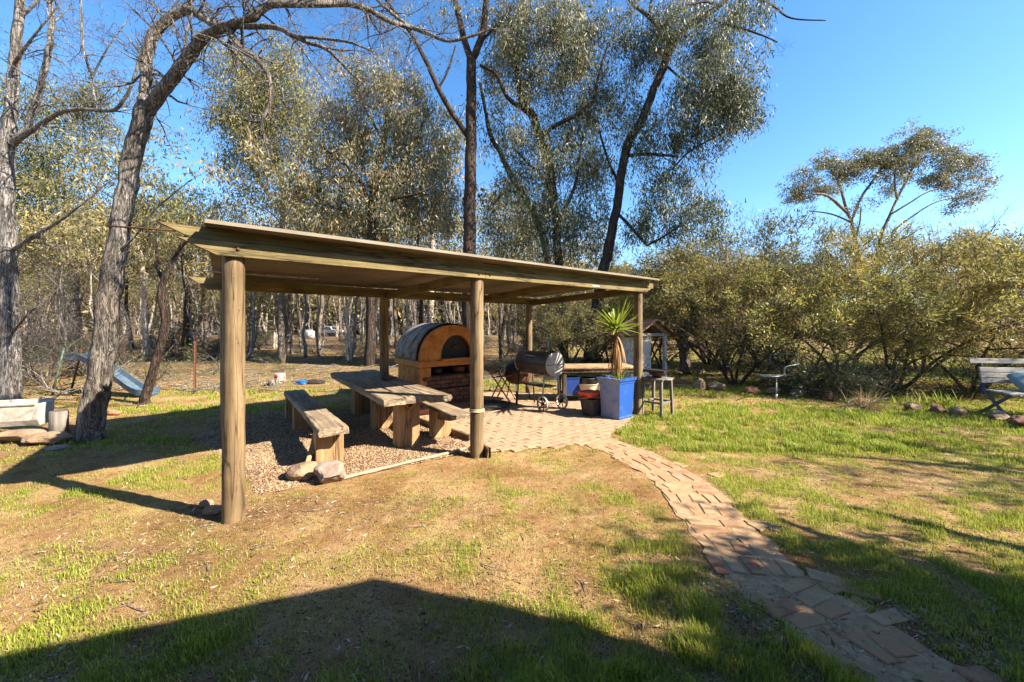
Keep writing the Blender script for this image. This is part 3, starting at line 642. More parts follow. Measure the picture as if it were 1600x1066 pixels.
# ------------------------------------------------------------------ picnic table
tdir = (Vector((-3.25, 7.65, 0)) - Vector((-1.40, 4.95, 0))).normalized(); tside = Vector((tdir.y, -tdir.x, 0))
nearL = Vector((-1.56, 4.80, 0)); Ltab = 3.35
table = thing("picnic_table", "heavy rustic picnic table of thick grey weathered slabs under the shelter roof", "picnic table", (-1.7, 5.3, 0))
rg = random.Random(12); Tz = .70
for k, (o0, o1, w, st, en) in enumerate([(.14, .14, .275, 0, 0), (.425, .425, .27, .03, -.05), (.71, .71, .275, -.12, .05)]):
    mb = MB(); mb.plank(nearL + tside * o0 + tdir * st + Z * (Tz - .045), nearL + tside * o1 + tdir * (Ltab + en) + Z * (Tz - .045), w, .085, 26, .007, rg); mb.build("tabletop_slab", M['table'], table, bevel=.006)
for s_ in (.36, 1.45, 2.75):
    c = nearL + tside * .42 + tdir * s_; mb = MB()
    mb.plank(c + tside * .15 + Z * .31, c - tside * .15 + Z * .31, .22, .62, 4, .004, rg, .005)
    lg = mb.build("leg", M['tleg'], table, bevel=.012)
    if s_ < .5:
        for sg in (-1, 1):
            mb = MB(); mb.beam(c - tdir * .135 + Z * .50, c - tdir * .135 + tside * sg * .13 + Z * .63, .04, .035); mb.build("brace", M['tleg'], lg)
# little tin with a raised lid on the table
tin = thing("metal_tin", "small dark metal tin with its lid raised, lying on the grey picnic table", "tin", tuple(nearL + tside * .62 + tdir * 1.75 + Z * Tz))
c = Vector(tin.location); mb = MB(); mb.box(c + Z * .015, .20, .13, .03, tside, tdir); mb.build("tray", M['rust'], tin, bevel=.004)
mb = MB(); mb.box(c - tside * .10 + Z * .07, .02, .12, .12, tside + Z * -.3, tdir, Z + tside * .3); mb.build("lid", M['soot'], tin, bevel=.004)

# ------------------------------------------------------------------ benches
def rustic_bench(name, label, p0, p1, w, h, leg_at, th=.085, legm='tleg', rg=random.Random(4)):
    t = thing(name, label, "bench", (p0.x, p0.y, 0)); d = (p1 - p0).normalized(); sd = Vector((d.y, -d.x, 0)); L = (p1 - p0).length
    mb = MB(); mb.plank(p0 + Z * (h - th / 2), p1 + Z * (h - th / 2), w, th, 22, .005, rg, .01); mb.build("seat", M['table'], t, bevel=.006)
    for s_ in leg_at:
        c = p0 + d * s_; mb = MB(); mb.plank(c + sd * (w * .5) + Z * ((h - th) / 2), c - sd * (w * .5) + Z * ((h - th) / 2), .17, h - th, 4, .004, rg, .004)
        mb.build("leg", M[legm], t, bevel=.008)
    return t, d, sd
bp0 = Vector((-1.985, 4.44, 0)); bp1 = Vector((-3.86, 7.05, 0))
bl, bd, bs_ = rustic_bench("wooden_bench", "long grey slab bench on chunky posts left of the picnic table", bp0, bp1, .30, .45, (.30, 2.1, 3.05))
mb = MB(); c = bp0 + bd * .30 - bs_ * .13; mb.beam(c + bd * -.02 - bs_ * .10 + Z * .0, c + bs_ * .06 + bd * .28 + Z * .36, .15, .05, up=bs_); mb.build("brace", M['tleg'], bl, bevel=.004)
rp0 = Vector((-.62, 5.12, 0)); rp1 = Vector((-2.5, 7.9, 0))
br, rd_, rs_ = rustic_bench("wooden_bench", "slab bench right of the picnic table, its near end ending behind the middle post", rp0, rp1, .27, .45, (.75, 2.4), .06)
for sg in (-1, 1):
    mb = MB(); mb.beam(rp0 + rd_ * .1 + rs_ * (.13 * sg) + Z * .40, rp0 + rd_ * .55 + rs_ * (.10 * sg) + Z * .33, .05, .07); mb.build("brace", M['edging'], br, bevel=.004)

# edging
M['edge_conc'] = blotchy('dirty edging', [(.3, (.26, .17, .10)), (.7, (.46, .34, .23))], 9, .9, .6)
mb = MB(); rg = random.Random(3)
mb.plank(G(735, 690) + Z * .035, G(588, 637) + Z * .035, .055, .11, 14, .006, rg)
o = mb.build("timber_edging", M['edging']); tag(o, "dark timber edging board between the gravel under the table and the brick paving", "edging board")
mb = MB(); mb.plank(Vector((-.28, 4.80, 0)) + Z * .05, Vector((-.42, 5.12, 0)) + Z * .05, .04, .14, 3, .003, rg); o = mb.build("timber_edging", M['edging']); tag(o, "short upright edging board just right of the middle shelter post", "edging board")
mb = MB(); pts = smooth_pts([G(520, 752, .01), G(560, 741, .015), G(640, 722, .02), G(700, 708, .02), G(728, 700, .015)], 3); mb.tube(pts, [.010, .014, .018, .016, .02, .014, .018, .012, .02, .014, .018, .012, .01], 8, jit=.3)
o = mb.build("edging_strip", M['edge_conc']); tag(o, "pale narrow concrete edging strip along the front of the gravel", "edging strip")

# ------------------------------------------------------------------ rocks
M['rock_red'] = blotchy('rusty dark stone', [(.28, (.06, .03, .02)), (.5, (.17, .08, .045)), (.72, (.28, .16, .10))], 6, .9, 1.0, .02)
M['rock'] = blotchy('brown sandstone', [(.28, (.10, .065, .04)), (.5, (.24, .16, .095)), (.72, (.38, .28, .18))], 5, .9, 1.0, .03)
def rock(label, px, py, sx, sy, sz, mat='rock', seed=1, rz=0., sink=.25, group=None, cat="rock", sub=3, z=0, name="rock", facet=True):
    g = G(px, py, z); mb = MB(); mb.rock((g.x, g.y + sy * .6, z + sz * (1 - sink)), sx, sy, sz, random.Random(seed), sub, .22, rz, facet); o = mb.build(name, M[mat]); tag(o, label, cat, group); return o
rock("angular grey stone at the near foot of the left slab bench", 509, 758, .17, .14, .125, 'rock_grey', 3, .4)
rock("low tan stone half buried beside the angular grey stone", 470, 750, .20, .15, .09, 'rock', 5, .2, .35)
rock("small red brown stone at the foot of the left front post", 327, 806, .10, .06, .04, 'rock', 8, .3)
rock("small flat stone just behind the left front post's foot", 318, 796, .06, .05, .04, 'rock', 9, .3)
rock("pale tan boulder propping the left end of the stone trough", 25, 694, .46, .2, .13, 'rock', 11, .1, .3)
rock("flat mossy brown boulder in front of the stone trough's post", 66, 697, .30, .16, .10, 'rock', 12, .2, .35)
rock("orange broken brick wedged between trough post and leaning tree", 103, 684, .10, .08, .10, 'brick', 14, .5, .2)
rock("thin slab of grey stone lying in shade in front of the flat mossy boulder", 82, 704, .16, .10, .03, 'rock_grey', 15, 0, .3)
rock("pointed tan rock, left of the two rocks in the grass right of the stool", 1094, 611, .17, .15, .17, 'rock', 21, .6, .2)
rock("blocky brown rock, right of the pointed tan rock in the grass", 1122, 611, .25, .16, .13, 'rock', 22, .1, .2)
rock("lone small rock at the base of the stout wattle trunk", 1096, 583, .16, .12, .09, 'rock_grey', 23, .1, .3)
for i, (px, py, sx, lab) in enumerate([(1177, 612, .26, "low rock at the left end of the garden border, left of the metal stand"), (1212, 613, .24, "red brown rock behind the metal stand in the border"),
        (1250, 616, .26, "rounded rock in deep shade under the wattle, right of the metal stand"), (1300, 622, .18, "small dark rock under the dark fern at the border"), (1352, 630, .17, "brown rock under the pale dry grass tuft"),
        (1432, 638, .17, "tan rock with a sunlit tip in the border, left of the garden bench"), (1470, 644, .2, "second border rock from the garden bench's left leg"), (1502, 648, .2, "border rock nearest the garden bench's left leg"),
        (1567, 655, .34, "long rust coloured slab of rock beneath the garden bench"), (1605, 664, .3, "rock at the right edge under the garden bench")]):
    rock(lab, px, py + 5, sx * .8, .13, .10, 'rock' if i % 3 else 'rock_red', 40 + i, .1 * i, .25, group="border rocks")
rock("red brick lying on the bare dirt between the two left trees", 172, 650, .16, .07, .05, 'brick', 61, 0, .1, name="brick", cat="brick", sub=2)

# ------------------------------------------------------------------ clay pizza oven
ov = thing("pizza_oven", "orange clay wood fired oven with a grey metal barrel cover on a brick base", "oven", (-1.75, 7.75, 0))
P0 = Vector((-1.80, 7.72, 0)); OU = U.copy(); ON = Vector((-.60, .80, 0)); ow, od = 1.50, 1.15
def ol(a, b, z): return P0 + OU * a + ON * b + Z * z
# brick piers and walls
mb = MB(); mb.box(ol(.13, .10, .38), .26, .20, .76, OU, ON); mb.box(ol(ow - .13, .10, .38), .26, .20, .76, OU, ON); mb.box(ol(.12, od / 2 + .1, .38), .22, od - .22, .76, OU, ON); mb.box(ol(ow - .12, od / 2 + .1, .38), .22, od - .22, .76, OU, ON); mb.box(ol(ow / 2, od - .08, .38), ow - .48, .12, .76, OU, ON)
mb.build("side_wall", M['clay'], ov, bevel=.02)
M['oven_brick'] = blotchy('sooty red brick', [(.3, (.045, .025, .018)), (.5, (.13, .06, .038)), (.72, (.24, .13, .08))], 9, .9, .6, .01)
mb = MB(); rg = random.Random(6)
for row in range(7):
    z0 = row * .082 + .04
    for i in range(7):
        a = .27 + i * .19 + (.09 if row % 2 else 0) - .09
        if a > ow - .2: continue
        if row < 4: mb.box(ol(a, -.10 + rg.uniform(-.01, .01), z0), .18, .10, .074, OU, ON)
        else: mb.box(ol(a, .02 + rg.uniform(-.01, .01), z0), .18, .10, .074, OU, ON)
mb.build("brick_front", M['oven_brick'], ov, bevel=.006)
# floor slab / ledge
mb = MB(); mb.box(ol(ow / 2, od / 2, .83), ow + .12, od + .10, .13, OU, ON); mb.build("hearth_slab", M['clay'], ov, bevel=.03)
mb = MB(); mb.box(ol(ow * .60, -.09, .90), ow * .62, .12, .05, OU, ON); mb.build("mantel", M['clay'], ov, bevel=.015)
# dome: arch profile extruded
def arch(a0, a1, z0, z1, n=22, p=2.15):
    out = []
    for i in range(n + 1):
        th = math.pi * i / n; cx = (a0 + a1) / 2; rx = (a1 - a0) / 2
        c_, s__ = math.cos(th), math.sin(th)
        out.append((cx - rx * math.copysign(abs(c_) ** (2 / p), c_), z0 + (z1 - z0) * abs(s__) ** (2 / p)))
    return out
outer = arch(.02, ow - .02, .895, 1.60); inner = arch(.47, 1.20, .925, 1.39)
mb = MB(); n = len(outer); vs = [ol(a, -.02, z) for a, z in outer] + [ol(a, -.02, z) for a, z in inner] + [ol(a, .35, z) for a, z in inner] + [ol(a, od, z) for a, z in outer]
fs = [(i, i + 1, n + i + 1, n + i) for i in range(n - 1)] + [(n + i, n + i + 1, 2 * n + i + 1, 2 * n + i) for i in range(n - 1)]
fs += [(3 * n + i, 3 * n + i + 1, i + 1, i) for i in range(n - 1)]; fs += [tuple(3 * n + i for i in range(n))[::-1]]
fs += [(0, n, 2 * n - 1, n - 1)]
mb.add(vs, fs); mb.build("dome", M['clay'], ov)
# iron door recessed in the arch with handle
mb = MB(); inn = arch(.46, 1.21, .92, 1.40); mb.prism([ol(a, .07, z) for a, z in inn], ON * .02); dr = mb.build("door", M['soot'], ov)
mb = MB(); mb.box(ol(.84, .045, 1.14), .15, .05, .025, OU, ON); mb.box(ol(.84, .03, 1.16), .11, .02, .012, OU, ON); mb.build("handle", M['rust'], dr, bevel=.003)
# metal barrel cover over dome
cov = arch(-.03, ow + .03, .90, 1.64); cov2 = arch(-.015, ow + .015, .90, 1.625); mb = MB(); ncv = len(cov)
segs = 10; vs = []; rg = random.Random(8)
for j in range(segs + 1):
    b = .10 + (od - .02) * j / segs
    for (a, z) in cov: vs.append(ol(a, b, z + rg.uniform(-.006, .006)))
fs = [(j * ncv + i, j * ncv + i + 1, (j + 1) * ncv + i + 1, (j + 1) * ncv + i) for j in range(segs) for i in range(ncv - 1)]
mb.add(vs, fs, True); co = mb.build("metal_cover", M['cover'], ov); sm = co.modifiers.new("solid", 'SOLIDIFY'); sm.thickness = .006
for b in (.42, .80):
    mb = MB(); mb.tube([ol(a, b, z + .006) for a, z in cov], .008, 6); mb.build("seam", M['cover'], co)
# storage recess contents
kp = thing("cooking_pot", "brown rusty pot standing in the dark wood recess under the oven", "pot", tuple(ol(1.05, .28, .58)))
mb = MB(); mb.lathe(ol(1.05, .28, .58), [(0, 0), (.12, .0), (.15, .06), (.16, .13), (.17, .135), (.17, .145), (.15, .145), (.14, .13), (0, .02)], 22); mb.build("bowl", M['pot_rust'], kp)
mb = MB(); mb.lathe(ol(1.05, .28, .58), [(.172, .128), (.184, .134), (.184, .142), (.172, .146)], 22); mb.build("rim", M['black_iron'], kp)
mb = MB(); mb.box(ol(ow / 2, .35, .56), ow - .5, .5, .03, OU, ON); mb.build("shelf", M['dark_wood'], ov)
kp = thing("cooking_pot", "black cast iron pot with lid at the left of the wood recess under the oven", "pot", tuple(ol(.52, .28, .58)))
mb = MB(); mb.lathe(ol(.52, .28, .58), [(0, 0), (.10, .0), (.13, .05), (.13, .12), (.0, .12)], 22); mb.build("bowl", M['black_iron'], kp)
mb = MB(); mb.lathe(ol(.52, .28, .70), [(.135, 0), (.13, .015), (.06, .035), (.015, .04), (.015, .06), (0, .062)], 22); mb.build("lid", M['soot'], kp)
# firewood stacked at the base front-right
bk = thing("brick", "single orange brick on the paving at the oven's foot", "brick", (-.95, 7.2, 0))
g = G(660, 652); mb = MB(); mb.box(Vector((-1.62, 7.12, .06)), .34, .22, .10, OU, ON); mb.build("block", M['brick'], bk, bevel=.008)

# ------------------------------------------------------------------ barrel smoker
sm_c = Vector((.52, 7.75, .865)); ax = -Vector((-.60, .80, 0)); sx_ = Vector((-ax.y, ax.x, 0))     # axis towards the camera right
sm_ = thing("barrel_smoker", "brown barrel smoker grill with grey end cap, thin chimney and two spoked wheels", "smoker grill", (.52, 7.75, 0))
R_ = .225; hl = .47
mb = MB(); mb.lathe(sm_c, [(R_ * .99, -hl), (R_, -hl + .01), (R_, hl - .01), (R_ * .985, hl)], 40, axis=ax); bar = mb.build("barrel", M['barrel'], sm_)
for sg in (-1, 1):
    mb = MB(); mb.lathe(sm_c + ax * (hl * sg), [(R_ * .985, 0), (R_ * .975, .012 * sg), (R_ * .5, .016 * sg), (0, .016 * sg)], 40, axis=ax, smooth=False); mb.lathe(sm_c + ax * (hl * sg), [(R_ * 1.0, -.012), (R_ * 1.03, -.008), (R_ * 1.03, .008), (R_ * .99, .012)], 40, axis=ax); mb.build("end_cap", M['drum_end'], bar)
mb = MB(); mb.box(sm_c + sx_ * -.004 + Z * .004, .004 + 2 * R_ + .012, 2 * hl - .02, .010, sx_, ax, Z); mb.box(sm_c + ax * (hl + .018) + Z * .0, 2 * R_ * .98, .004, .008, sx_, ax, Z); mb.build("lid_seam", M['soot'], bar)
hf = -sx_ if (-sx_).y < 0 else sx_       # side of the lid that faces the camera
mb = MB(); hc = sm_c + hf * (R_ * .86) + Z * (R_ * .60); mb.tube([hc - ax * .13, hc - ax * .12 + hf * .05 + Z * .02, hc + ax * .12 + hf * .05 + Z * .02, hc + ax * .13], .010, 8); mb.build("handle", M['pale_metal'], bar)
mb = MB(); ch = sm_c - hf * .05 + ax * (.22) + Z * (R_ - .01); mb.tube([ch, ch + Z * .25], .022, 12); mb.build("chimney", M['pale_metal'], sm_)
# legs
fl = sm_c - ax * .40 + hf * .17; bl_ = sm_c - ax * .40 - hf * .17; fr = sm_c + ax * .36 + hf * .17; brr = sm_c + ax * .36 - hf * .17
def leg(p, q, r=.014, m='black_iron', par=None): mb = MB(); mb.tube([p, q], r, 8); return mb.build("leg", M[m], par or sm_)
for p, lo in ((fl, .0), (bl_, .0), (fr, .17), (brr, .17)):
    q = Vector((p.x, p.y, 0)) + (p - sm_c).dot(hf) * hf * .35 + Z * lo; p2 = Vector((p.x, p.y, .70)); leg(p2 + (0 if lo else 0) * Z, q, .015, 'black_iron' if lo == 0 else 'drum_end')
mb = MB(); mb.box(sm_c + ax * .36 + Z * (.635 - .865), .36, .02, .10, sx_, ax, Z); mb.build("cradle", M['drum_end'], sm_, bevel=.003)
mb = MB(); mb.box(sm_c - ax * .40 + Z * (.64 - .865), .36, .02, .03, sx_, ax, Z); mb.build("cradle", M['drum_end'], sm_, bevel=.003)
mb = MB(); mb.box(sm_c + Z * (.44 - .865), .34, .72, .012, sx_, ax, Z); mb.build("wire_shelf", M['black_iron'], sm_)
def wheel(c, r, axis, par, name="wheel"):
    mb = MB(); mb.lathe(c, [(r * .86, -.02), (r, -.02), (r, .02), (r * .86, .02), (r * .86, -.02)], 32, axis=axis, smooth=False); w = mb.build(name, M['drum_end'], par)
    az = Vector(axis).normalized(); a = Vector((0, 0, 1)); b = az.cross(a).normalized(); mb = MB()
    for k in range(6):
        th = k * math.pi / 3 + .3; e = a * math.cos(th) + b * math.sin(th); mb.beam(c + e * .02, c + e * (r * .88), .022, .010, up=az)
    mb.lathe(c, [(0, -.025), (.022, -.025), (.022, .025), (0, .025)], 12, axis=axis, smooth=False); mb.build("spokes", M['black_iron'], w)
    return w
for hs in (1, -1):
    wc = sm_c + ax * .39 + hf * (.24 * hs); wheel(Vector((wc.x, wc.y, .15)), .148, hf, sm_)
mb = MB(); wc = sm_c + ax * .39; mb.tube([Vector((wc.x, wc.y, .135)) - hf * .25, Vector((wc.x, wc.y, .135)) + hf * .25], .008, 8); mb.build("axle", M['black_iron'], sm_)

# rusty lidded fire pit grill left of the smoker
kg = thing("kettle_grill", "rusty round lidded grill with a black dome behind the smoker's left end", "grill", (.12, 8.4, 0))
c = Vector((.12, 8.4, 0)); mb = MB(); mb.lathe(c + Z * .36, [(0, 0), (.14, .01), (.24, .08), (.28, .20), (.285, .26)], 28); mb.build("bowl", M['rust'], kg)
mb = MB(); mb.lathe(c + Z * .62, [(.29, 0), (.285, .03), (.24, .13), (.15, .20), (.04, .235), (0, .238)], 28); lid = mb.build("lid", M['black_iron'], kg)
mb = MB(); mb.tube([c + Z * .855 - Vector((.05, 0, 0)), c + Z * .885 - Vector((.04, 0, 0)), c + Z * .885 + Vector((.04, 0, 0)), c + Z * .855 + Vector((.05, 0, 0))], .007, 6); mb.build("handle", M['dark_wood'], lid)
for k in range(3):
    th = k * 2.094 + .4; e = Vector((math.cos(th), math.sin(th), 0)); mb = MB(); mb.tube([c + e * .20 + Z * .42, c + e * .30], .011, 8); mb.build("leg", M['black_iron'], kg)

# folding slatted chair
fc = thing("folding_chair", "folding slatted wooden chair with crossed legs, behind the middle post", "folding chair", (-.30, 8.1, 0))
M['slat'] = wood('brown varnished slat', (.12, .065, .03), (.38, .24, .13), 0, cracks=.4)
M['slat_z'] = wood('pale varnished frame', (.16, .09, .045), (.50, .34, .20), axis='z', cracks=.4)
for side in (0, 1):
    o_ = Vector((0, 0, 0)) if side == 0 else Vector((.14, .34, 0)) * 1.0
    top_b = W(762, 577, 8.0) + o_; foot_b = W(796, 627, 8.15) + o_ * .9; foot_b.z = 0.01; top_f = W(790, 577, 8.05) + o_; foot_f = W(764, 630, 8.1) + o_ * .9; foot_f.z = 0.01
    foot_b.x += .02
    for a, b, nm in ((top_b, foot_b, "back_leg"), (top_f, foot_f, "front_leg")):
        mb = MB(); mb.beam(a, b, .022, .036, up=(.3, .9, 0)); mb.build(nm, M['slat_z'], fc, bevel=.003)
ax_c = Vector((.14, .34, 0))
mb = MB()
for k in range(3):
    c = W(763 + k * 2.2, 573 + k * 5, 8.0) + ax_c / 2; mb.box(c, .43, .012, .045, ax_c, Vector((1, -.35, 0)), Z)
mb.build("backrest", M['slat'], fc, bevel=.003)
mb = MB()
for k in range(5):
    c = W(770 + k * 6.0, 589 - k * .6, 8.0) + ax_c / 2; mb.box(c + Z * -.02, .40, .045, .012, ax_c, Vector((1, -.4, 0)), Z)
mb.build("seat", M['slat'], fc, bevel=.003)

# coiled hose on the paving
mb = MB(); pts = []; rg = random.Random(17); c = Vector((-.40, 7.75, .02))
for k in range(140):
    th = k * .25; r0 = .30 + .06 * math.sin(k * .13) + rg.uniform(-.006, .006); pts.append(c + Vector((math.cos(th) * r0 * 1.1, math.sin(th) * r0, .012 + .010 * (k // 25) + .006 * math.sin(k * .7))))
mb.tube(pts, .009, 6); o = mb.build("garden_hose", M['hose']); tag(o, "black garden hose coiled loosely on the bricks below the folding chair", "hose")

# ------------------------------------------------------------------ work table with things under it
wt = thing("work_table", "low timber work table with a thick worn top behind the blue planter", "work table", (1.75, 8.3, 0))
wu = Vector((.995, .08, 0)).normalized(); wn_ = Vector((-.08, .995, 0)); wc = Vector((1.78, 8.55, 0)); rg = random.Random(14)
for k in range(3):
    mb = MB(); q = wc + wn_ * (-.24 + .245 * k); mb.plank(q - wu * (.84 - .02 * k) + Z * .715, q + wu * .78 + Z * .715, .235, .05, 12, .004, rg); mb.build("tabletop_board", M['work_top'], wt, bevel=.005)
mb = MB(); mb.box(wc + Z * .655 - wn_ * .32, 1.56, .03, .07, wu, wn_); mb.box(wc + Z * .655 + wn_ * .32, 1.56, .03, .07, wu, wn_); mb.build("apron", M['dark_wood'], wt, bevel=.003)
for a in (-.72, .70):
    for b in (-.28, .28):
        mb = MB(); mb.box(wc + wu * a + wn_ * b + Z * .31, .07, .07, .62, wu, wn_); mb.build("leg", M['dark_wood'], wt, bevel=.004)
mb = MB(); mb.plank(wc - wu * .76 + Z * .15, wc + wu * .74 + Z * .15, .56, .03, 8, .003, rg); mb.build("shelf", M['dark_wood'], wt, bevel=.003)
# blue crate
cr = thing("storage_crate", "dark blue plastic crate on the work table's lower shelf", "crate", tuple(wc - wu * .56 - wn_ * .12 + Z * .165))
c = Vector(cr.location); mb = MB()
for s_ in (-1, 1): mb.box(c + wu * (.15 * s_) + Z * .17, .012, .3, .34, wu, wn_); mb.box(c + wn_ * (.15 * s_) + Z * .17, .312, .012, .34, wu, wn_)
mb.box(c + Z * .008, .30, .30, .014, wu, wn_); mb.build("body", M['blue_plastic'], cr, bevel=.006)
mb = MB(); [mb.box(c + wn_ * (.155 * s_) + Z * .335, .34, .022, .022, wu, wn_) for s_ in (-1, 1)]; [mb.box(c + wu * (.155 * s_) + Z * .335, .022, .30, .022, wu, wn_) for s_ in (-1, 1)]; mb.build("rim", M['blue_plastic'], cr, bevel=.004)
bw = thing("mixing_bowl", "big cream basin on the work table's lower shelf", "bowl", tuple(wc + wu * -.22 - wn_ * .16 + Z * .165)); c = Vector(bw.location)
mb = MB(); mb.lathe(c, [(0, 0), (.11, 0), (.17, .06), (.215, .15), (.225, .20), (.238, .205), (.238, .215), (.215, .21), (.16, .07), (.0, .03)], 30); mb.build("basin", M['cream'], bw)
pt = thing("cooking_pot", "dark round pot sitting inside the cream basin under the work table", "pot", tuple(c + Z * .09)); c = Vector(pt.location)
mb = MB(); mb.lathe(c, [(0, 0), (.13, 0), (.165, .06), (.17, .22), (.185, .225), (.185, .24), (.16, .24), (.15, .05), (0, .02)], 26); mb.build("bowl", M['black_iron'], pt)
mb = MB(); [mb.tube([c + wu * (.17 * s_) - wn_ * .04 + Z * .19, c + wu * (.21 * s_) - wn_ * .03 + Z * .20, c + wu * (.21 * s_) + wn_ * .03 + Z * .20, c + wu * (.17 * s_) + wn_ * .04 + Z * .19], .007, 6) for s_ in (-1, 1)]; mb.build("handle", M['black_iron'], pt)

# black tub with board and red tray
tb = thing("plastic_tub", "black tapered tub standing left of the blue planter", "tub", (1.38, 7.0, 0)); c = Vector((1.40, 7.02, 0)); mb = MB()
def frustum(mb, c, a0, a1, h, u=U, n=N, t=.012, z0=0.0):
    o0 = [c + u * (a0 / 2 * i) + n * (a0 / 2 * j) + Z * z0 for i, j in ((-1, -1), (1, -1), (1, 1), (-1, 1))]; o1 = [c + u * (a1 / 2 * i) + n * (a1 / 2 * j) + Z * (z0 + h) for i, j in ((-1, -1), (1, -1), (1, 1), (-1, 1))]
    ii = [c + u * ((a1 / 2 - t) * i) + n * ((a1 / 2 - t) * j) + Z * (z0 + h) for i, j in ((-1, -1), (1, -1), (1, 1), (-1, 1))]; jj = [c + u * ((a1 / 2 - t) * i) + n * ((a1 / 2 - t) * j) + Z * (z0 + h * .8) for i, j in ((-1, -1), (1, -1), (1, 1), (-1, 1))]
    fs = [(3, 2, 1, 0)] + [(i, (i + 1) % 4, 4 + (i + 1) % 4, 4 + i) for i in range(4)] + [(4 + i, 4 + (i + 1) % 4, 8 + (i + 1) % 4, 8 + i) for i in range(4)] + [(8 + i, 8 + (i + 1) % 4, 12 + (i + 1) % 4, 12 + i) for i in range(4)] + [(12, 13, 14, 15)]
    return mb.add(o0 + o1 + ii + jj, fs)
frustum(mb, c, .22, .29, .31); mb.build("body", M['tub_black'], tb, bevel=.006); mb = MB(); [mb.box(c + U * (.155 * s_) + Z * .30, .025, .335, .03, U, N) for s_ in (-1, 1)]; [mb.box(c + N * (.155 * s_) + Z * .30, .285, .025, .03, U, N) for s_ in (-1, 1)]; mb.build("rim", M['tub_black'], tb, bevel=.004)
bd2 = MB(); bd2.plank(c - Vector((.20, .0, 0)) + Z * .332, c + Vector((.16, .05, 0)) + Z * .332, .26, .018, 5, .002); o = bd2.build("board", M['work_top']); tag(o, "thin brown board lying across the black tub under the red tray", "board")
c = c + Vector((-.03, 0, .342)); ty = thing("plastic_tray", "shallow red plastic tray on top of the black tub", "tray", tuple(c)); mb = MB(); frustum(mb, c, .25, .31, .085); mb.build("body", M['red_plastic'], ty, bevel=.008)
mb = MB(); [mb.box(c + U * (.16 * s_) + Z * .082, .016, .336, .010, U, N) for s_ in (-1, 1)]; [mb.box(c + N * (.16 * s_) + Z * .082, .304, .016, .010, U, N) for s_ in (-1, 1)]; mb.build("rim", M['red_plastic'], ty, bevel=.003)

# ------------------------------------------------------------------ blue planter and yucca
pc0 = Vector((1.79, 6.63, 0)); c = pc0 + N * .19 + U * .19
pl = thing("planter", "tall square tapered blue planter, one face weathered grey, at the right end of the paving", "planter", tuple(c))
def planter_face(mb, c, fu, fn, a0, a1, h):
    """front-facing body wall with moulding steps; fu = along face, fn = outward normal"""
    prof = [(0.0, a0), (.04, a0 + .012), (.06, a0), (h * .86, a1 - .03), (h * .88, a1 - .01), (h * .90, a1 - .012), (h * .93, a1 + .01), (h * .94, a1 + .03), (h, a1 + .035)]
    vs = []; fs = []
    for z, a in prof: vs += [c + fn * (a / 2) - fu * (a / 2) + Z * z, c + fn * (a / 2) + fu * (a / 2) + Z * z]
    for i in range(len(prof) - 1): fs.append((2 * i, 2 * i + 1, 2 * i + 3, 2 * i + 2))
    t = .035; a = prof[-1][1]; vs += [c + fn * (a / 2 - t) - fu * (a / 2 - t) + Z * h, c + fn * (a / 2 - t) + fu * (a / 2 - t) + Z * h, c + fn * (a / 2 - t) - fu * (a / 2 - t) + Z * (h - .06), c + fn * (a / 2 - t) + fu * (a / 2 - t) + Z * (h - .06)]
    b = 2 * len(prof); fs += [(b - 2, b - 1, b + 1, b), (b, b + 1, b + 3, b + 2)]
    return mb.add(vs, fs)
for fu, fn, m in ((N * -1, U * -1, 'blue_grey'), (U, N * -1, 'blue'), (N, U, 'blue'), (U * -1, N, 'blue')):
    mb = MB(); planter_face(mb, c, fu, fn, .37, .45, .70); o = mb.build("side_panel", M[m], pl)
    if m == 'blue_grey': o["label"] = "side weathered to dusty grey"
mb = MB(); mb.box(c + Z * .63, .39, .39, .02, U, N); mb.build("soil", M['soot'], pl)
yc = thing("yucca_plant", "spiky yucca with a skirt of brown dead leaves growing in the blue planter", "yucca", tuple(c + Z * .64))
rg = random.Random(23); top = c + Vector((.0, .0, 1.52)); st = smooth_pts([c + Z * .62, c + Vector((.03, 0, 1.05)), top], 4); mb = MB(); mb.tube(st, .035, 10, jit=.12); mb.build("stem", M['pot_rust'], yc)
def blade(mb, b, d, L, w, droop, stiff=.0):
    d = Vector(d).normalized(); side = d.cross(Z); side = side.normalized() if side.length > .05 else Vector((1, 0, 0)); prev = Vector(b); vs = []; n = 6
    for i in range(n + 1):
        t = i / n; ww = w * (1 - t ** 2.2) * (.65 + .7 * min(1, t * 3)) ; up = side.cross(d).normalized()
        vs += [prev - side * ww / 2, prev + up * (-ww * .18), prev + side * ww / 2]
        d = (d + Vector((0, 0, -droop / n))).normalized(); prev = prev + d * (L / n)
    fs = []
    for i in range(n): fs += [(3 * i, 3 * i + 1, 3 * i + 4, 3 * i + 3), (3 * i + 1, 3 * i + 2, 3 * i + 5, 3 * i + 4)]
    return mb.add(vs, fs, True)
mb = MB()
for k in range(62):
    th = k * 2.399; el = rg.uniform(-.25, 1.35); d = Vector((math.cos(th) * math.cos(el), math.sin(th) * math.cos(el), math.sin(el)))
    blade(mb, top + Z * rg.uniform(-.05, .06), d, rg.uniform(.40, .68), .042, rg.uniform(.05, .4))
mb.build("crown", M['yucca'], yc)
mb = MB()
for k in range(80):
    th = k * 2.399; q = rg.random(); d = Vector((math.cos(th), math.sin(th), rg.uniform(-2.6, -.2))); blade(mb, top + Z * rg.uniform(-.40, -.02), d, .25 + .62 * q * q + rg.uniform(0, .12), rg.uniform(.014, .030), rg.uniform(1.5, 7.0))
mb.build("dead_skirt", M['yucca_dead'], yc)
mb = MB()
